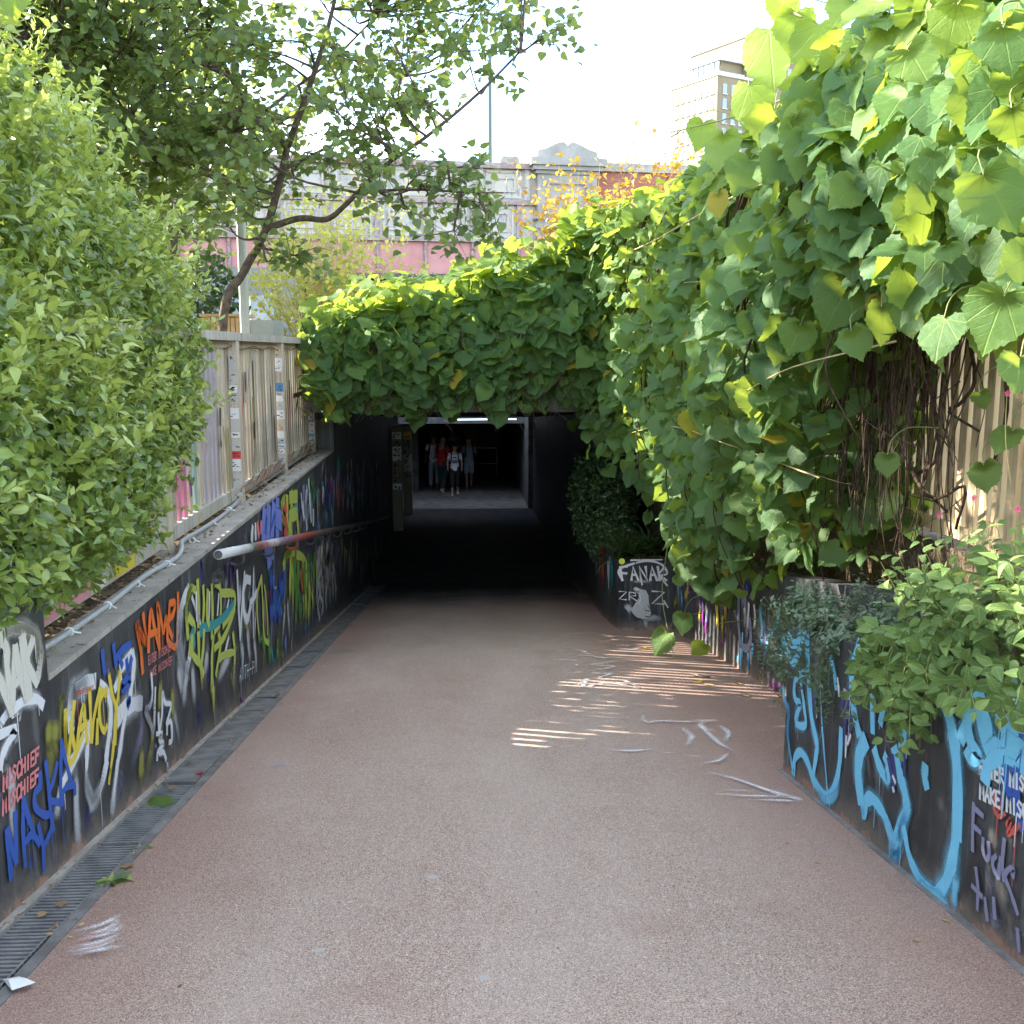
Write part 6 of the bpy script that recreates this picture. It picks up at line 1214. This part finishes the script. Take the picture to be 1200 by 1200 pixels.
def person(label, x, y, H, yaw, top, bottom, shoe, hair, skn, shorts=None, step=.16, arms=((.0, .1), (.0, .1)), strap=True, longhair=False, head_up=.0, ink=False):
    t = thing('person', label, 'person', (x, y, ZF)); k = H / 1.75; M = Matrix.Translation((x, y, ZF)) @ Matrix.Rotation(yaw, 4, 'Z') @ Matrix.Scale(k, 4)     # faces -y
    def W(v): return M @ Vector(v)
    def sk(name, V, E_, R_, m_): return skin(name, [W(v) for v in V], E_, [(r[0] * k, r[1] * k) if isinstance(r, tuple) else r * k for r in R_], m_, t)
    V = [(0, 0, .95), (0, 0, 1.12), (0, .01, 1.32), (0, .01, 1.44), (0, 0, 1.52), (0, -.02 - head_up * .02, 1.60), (0, -.025, 1.68)]; R_ = [(.15, .10), (.135, .095), (.16, .105), (.11, .085), .055, (.075, .09), (.06, .075)]; E_ = [(0, 1), (1, 2), (2, 3), (3, 4), (4, 5), (5, 6)]
    leg = {}; armp = {}
    for s_, (fy) in ((-1, -step), (1, step)):
        b = len(V); V += [(s_ * .09, 0, .88), (s_ * .095, fy * .45 - .03, .49), (s_ * .095, fy, .09), (s_ * .10, fy - .13, .04)]; R_ += [.085, .055, .04, (.04, .03)]; E_ += [(0, b), (b, b + 1), (b + 1, b + 2), (b + 2, b + 3)]; leg[s_] = V[b:b + 4]
        sw, bend = arms[0 if s_ < 0 else 1]; sh = (s_ * .175, .01, 1.40); el = (s_ * .245, .03 - sw * .3, 1.13); wr_ = (s_ * (.25 - bend * .35), -.04 - sw - bend * 1.2, .90 + bend * 1.6); b = len(V)
        V += [sh, el, wr_]; R_ += [.052, .04, .028]; E_ += [(3, b), (b, b + 1), (b + 1, b + 2)]; armp[s_] = (sh, el, wr_)
        d = (Vector(wr_) - Vector(el)).normalized(); pl_ = Vector(wr_) + d * .06; b2 = len(V); V.append(tuple(pl_)); R_.append((.036, .018)); E_.append((b + 2, b2)); side = Vector((0, 1, 0)) if abs(d.y) < .8 else Vector((1, 0, 0))
        for q in range(4):
            o_ = pl_ + side * (.028 - .018 * q); b3 = len(V); V += [tuple(o_ + d * .04), tuple(o_ + d * (.075 - .008 * abs(q - 1.4)) + Vector((-s_ * .02, 0, 0)))]; R_ += [.009, .0075]; E_ += [(b2, b3), (b3, b3 + 1)]
        b3 = len(V); V += [tuple(Vector(wr_) + d * .03 - side * .035), tuple(Vector(wr_) + d * .065 - side * .045)]; R_ += [.011, .009]; E_ += [(b + 2, b3), (b3, b3 + 1)]
    sk('body', V, E_, R_, skn)
    # face: nose, eyes, ears
    m = MB(); hc = Vector((0, -.03, 1.635))
    m.add([W(hc + Vector(q)) for q in ((0, -.085, .02), (.014, -.085, -.02), (-.014, -.085, -.02), (0, -.112, -.015))], [(0, 1, 3), (0, 3, 2), (1, 2, 3)]); m.build('nose', skn, t)
    for s_ in (-1, 1):
        m = MB(); q = hc + Vector((s_ * .03, -.083, .018)); m.box(q.x - .012, q.x + .012, q.y - .006, q.y + .004, q.z - .005, q.z + .005, M=M); m.build('eye', HAIR, t)
        m = MB(); q = hc + Vector((s_ * .078, .01, .0)); m.box(q.x - .008, q.x + .008, q.y - .018, q.y + .018, q.z - .03, q.z + .03, M=M); m.build('ear', skn, t)
    m = MB(); m.box(-.024, .024, hc.y - .086, hc.y - .078, hc.z - .045, hc.z - .038, M=M); m.build('mouth', plain('lips', (.30, .12, .10), .6), t)
    hv = [(0, .0, 1.70), (0, .03, 1.735), (0, .055, 1.68)] + ([(0, .075, 1.55), (0, .075, 1.45)] if longhair else [(0, .06, 1.62)]); sk('hair', hv, [(i, i + 1) for i in range(len(hv) - 1)], [(.07, .075), (.05, .055), (.085, .06)] + ([(.09, .04), (.07, .03)] if longhair else [(.07, .04)]), hair)
    tv = [(0, 0, .80), (0, 0, 1.10), (0, .01, 1.32), (0, .01, 1.43)]; tr = [(.175, .13), (.165, .125), (.185, .13), (.13, .10)]; te = [(0, 1), (1, 2), (2, 3)]
    for s_ in (-1, 1):
        sh, el, _ = armp[s_]; e2 = tuple(Vector(sh) + (Vector(el) - Vector(sh)) * .72); b = len(tv); tv += [sh, e2]; tr += [.066, .058]; te += [(3, b), (b, b + 1)]
    sh_o = sk('shirt', tv, te, tr, top)
    if ink:
        for z0, z1, w_ in ((1.30, 1.33, .06), (1.20, 1.225, .09), (1.13, 1.165, .08)):
            m = MB(); m.box(-w_, w_, -.158, -.150, z0, z1, M=M); m.build('print', INK, sh_o)
    pv = [(0, 0, 1.05), (0, 0, .90)]; pr_ = [(.16, .115), (.165, .12)]; pe = [(0, 1)]
    for s_ in (-1, 1):
        h_, kn, an, _ = leg[s_]; b = len(pv)
        if shorts: pv += [h_, tuple(Vector(h_) + (Vector(kn) - Vector(h_)) * .95)]; pr_ += [.11, .095]; pe += [(1, b), (b, b + 1)]
        else: pv += [h_, kn, tuple(Vector(kn) + (Vector(an) - Vector(kn)) * (.6 if shorts is None and bottom is NAVY else .95))]; pr_ += [.105, .078, .068]; pe += [(1, b), (b, b + 1), (b + 1, b + 2)]
    sk('shorts' if shorts else 'trousers', pv, pe, pr_, bottom)
    for s_ in (-1, 1):
        an, to = leg[s_][2], leg[s_][3]; sk('shoe', [(an[0], an[1] + .05, .045), (an[0], an[1] - .03, .05), (to[0], to[1] - .03, .038)], [(0, 1), (1, 2)], [.04, .046, .036], shoe)
    if strap:
        for s_ in (-1, 1):
            m = MB(); Q = [W(v) for v in ((s_ * .11, .06, 1.50), (s_ * .115, -.07, 1.46), (s_ * .12, -.165, 1.32), (s_ * .14, -.15, 1.14), (s_ * .185, .02, 1.06))]; m.tube(smooth_line([tuple(q) for q in Q], 4), .018 * k, 6); m.build('strap', STRAP, t, smooth=True)
        sk('backpack', [(0, .20, 1.40), (0, .22, 1.2), (0, .21, 1.05)], [(0, 1), (1, 2)], [(.13, .08), (.15, .10), (.14, .08)], STRAP)
    return t
def pX(px, Y): return float(onY(px, 560, Y)[0])
person('person in white printed t-shirt and black cropped trousers walking in front', pX(533, 32.0), 32.0, 1.60, .03, TSH, NAVY, SHOE, HAIR, SKIN, step=.17, arms=((.06, .03), (-.04, .02)), ink=True, longhair=True)
person('person in red shirt and dark green trousers walking second from left', pX(519, 32.8), 32.8, 1.76, -.3, RED, TEALT, SHOE, GHAIR, SKIN, step=-.22, arms=((.05, .12), (.08, .05)))
person('person in plain white t-shirt and pale jeans at the left of the group', pX(508.5, 33.6), 33.6, 1.80, .0, TSH, JEAN, DSHOE, HAIR, SKIN2, step=.2, arms=((.0, .0), (.0, .0)))
person('person in grey blue t-shirt and shorts with backpack straps at the right', pX(549.5, 33.3), 33.3, 1.72, .12, GREYB, GREYB, DSHOE, HAIR, SKIN, shorts=True, step=.2, arms=((.0, .03), (.05, .22)))
person('person in dark clothes half hidden behind the group', pX(531, 35.2), 35.2, 1.82, .0, NAVY, TEALT, DSHOE, HAIR, SKIN2, step=.08, strap=False)

# ------------------------------------------------------------------ litter
LB = m_leaf('dead_leaf', (.16, .09, .04), (.30, .19, .09), (.45, .34, .18), (.4, .3, .1), .15, .7); LR = plain('red_leaf', (.35, .03, .04), .6); LY = plain('yellow_leaf', (.62, .42, .05), .6)
random.seed(3)
def fallen(x, y, size, mat, label, tm=None, fn=None):
    c = (fn or onR)(x, y); V, F, U = tm or random.choice(HEART); me = mesh('fallen_leaf', V * size, F, mat, uv=U, attrs={'tint': np.full(len(V), .3 + random.random() * .6)}, smooth=True)
    o = link('fallen_leaf', me, None, c + RPN * .012); o.rotation_euler = (random.uniform(-.15, .15), random.uniform(-.15, .15), random.uniform(0, 6.3)); tag(o, label, 'leaf', 'fallen leaves'); return o
fallen(188, 937, .16, VINE, 'fresh green leaf lying on the drain covers')
fallen(237, 908, .05, LR, 'small dark red leaf on the drain edge'); fallen(72, 1060, .045, LB, 'pale dry leaf on the drain grate'); fallen(45, 1075, .04, LB, 'tan dry leaf on the near drain grate'); fallen(152, 1018, .055, LB, 'curled brown leaf on the path beside the weed'); fallen(205, 925, .05, LB, 'dry scrap of leaf on the drain near the green leaf')
for i, (x, y) in enumerate(((424, 712), (408, 728), (412, 733), (398, 742), (330, 812), (318, 818))): fallen(x, y, .09, LB, 'dry leaf %s' % ['farthest along the left wall in the shade', 'second of the leaves by the dark left wall', 'pair leaf by the dark left wall', 'nearest of the leaves by the dark left wall', 'on the drain covers mid-way', 'crumpled on the drain covers mid-way'][i], OVAL[0])
for i, (x, y) in enumerate(((878, 817), (830, 795), (818, 793), (833, 803), (862, 802), (758, 761), (817, 799))): fallen(x, y, .085, LY if i in (5, 6) else LB, 'dry leaf %s' % ['lying by the right wall end', 'left of a pair before the recessed wall', 'right of a pair before the recessed wall', 'dark and curled before the recessed wall', 'small before the recessed wall', 'yellow among the sun streaks near the planter', 'yellow among the sun streaks before the wall'][i])
for i, (x, y, s_) in enumerate(((1103, 1080, .04), (1068, 1105, .05), (925, 990, .04), (865, 1010, .03), (955, 1012, .04), (215, 1155, .03), (575, 1032, .03))): fallen(x, y, s_, LB, 'tiny dry scrap %s' % ['at the foot of the blue U', 'lying like a twig near the right wall', 'in the middle right of the path', 'pale in the middle of the path', 'dark before the right wall', 'at the lower left of the path', 'pale in the centre of the path'][i], OVAL[1])
n = 1500; yy = rng.uniform(4.2, 13.8, n); P = np.stack([rng.uniform(-2.35, -1.78, n), yy, np.full(n, ZC + .012)], 1); P[:, 2] += np.where(P[:, 0] > -1.89, .022, .012)
o = scatter(OVAL, P, nrm(np.array([0, 0, 1]) + rng.normal(0, .3, (n, 3))), rand3(n), rng.uniform(.02, .055, n), rng.random(n) * .9, 'leaf_litter', LB); keep = rng.random(n); o['label'] = 'dry leaf litter on the soil of the left ledge'
n = 500; yy = rng.uniform(2.5, 14, n); P = np.stack([np.where(rng.random(n) < .6, rng.normal(-1.66, .02, n), rng.normal(-1.45, .03, n)), yy, [gz(v) + .008 for v in yy]], 1)
o = scatter(OVAL, P, nrm(np.array([0, 0, 1]) + rng.normal(0, .3, (n, 3))), rand3(n), rng.uniform(.008, .03, n), rng.random(n) * .9, 'drain_debris', LB); o['label'] = 'crumbs of dry leaves along the drain edges'
n = 420; yy = rng.uniform(2.4, 13, n); P = np.stack([rng.uniform(-1.3, 1.75, n), yy, [gz(v) + .016 for v in yy]], 1)
o = scatter(OVAL, P, nrm(np.array([0, 0, 1]) + rng.normal(0, .25, (n, 3))), rand3(n), rng.uniform(.006, .018, n), rng.random(n) * .93, 'path_crumbs', LB); o['label'] = 'tiny crumbs of leaf and grit on the path'
for i, (x, y, lab) in enumerate(((130, 1035, 'leafy weed growing at the drain edge in the foreground'), (168, 994, 'tiny moss tuft at the drain edge farther on'))):
    c = onR(x, y); n = (26, 16)[i]; a = rng.uniform(0, 6.28, n); D = np.stack([np.cos(a), np.sin(a), rng.uniform(.2, 1.0, n)], 1); t = thing('weed', lab, 'weed', c)
    scatter(OVAL if i else BLADE + OVAL, c + rng.normal(0, .01, (n, 3)) * np.array([1, 1, 0]), nrm(np.array([0, 0, 1.2]) + rng.normal(0, .3, (n, 3))), D, rng.uniform(.04, .10, n) * (1, .45)[i], rng.random(n), 'blades', HEDGE, t)
V = [GP(*q) + RPN * h for q, h in (((3, 1152), .0), ((42, 1157), .004), ((36, 1162), .012), ((14, 1166), .003), ((10, 1158), .014), ((22, 1153), .012), ((30, 1157), .018))]
o = ob('paper_scrap', V, [(0, 4, 5), (5, 4, 6), (5, 6, 1), (6, 2, 1), (6, 3, 2), (4, 3, 6), (0, 3, 4)], WHITE); o.modifiers.new('thick', 'SOLIDIFY').thickness = .001; tag(o, 'torn white paper scrap at the near end of the drain', 'paper')
# leaf reaching in at the top left corner
c = onX(-14, -18, -1.45); tcn = thing('hanging_leaves', 'yellow green leaf sprig poking in at the top left corner', 'leaves', c)
singles(HEART, [onX(8, 2, -1.45) + np.array([0, 0, .06]), onX(-20, -12, -1.5), onX(15, -40, -1.5)], np.array([[.3, -.8, .3], [.4, -.7, .5], [.2, -.8, .1]]), np.array([[.2, 0, -1], [.6, 0, -.6], [.3, .1, -1.]]), [.14, .13, .13], [.9, .85, .7], 'leaf', VINE, tcn)
m = MB(); stem(m, [onX(20, -60, -1.5), onX(-30, -40, -1.5), onX(-120, -30, -1.6)], .0015, .003); m.build('twig', BARK, tcn)
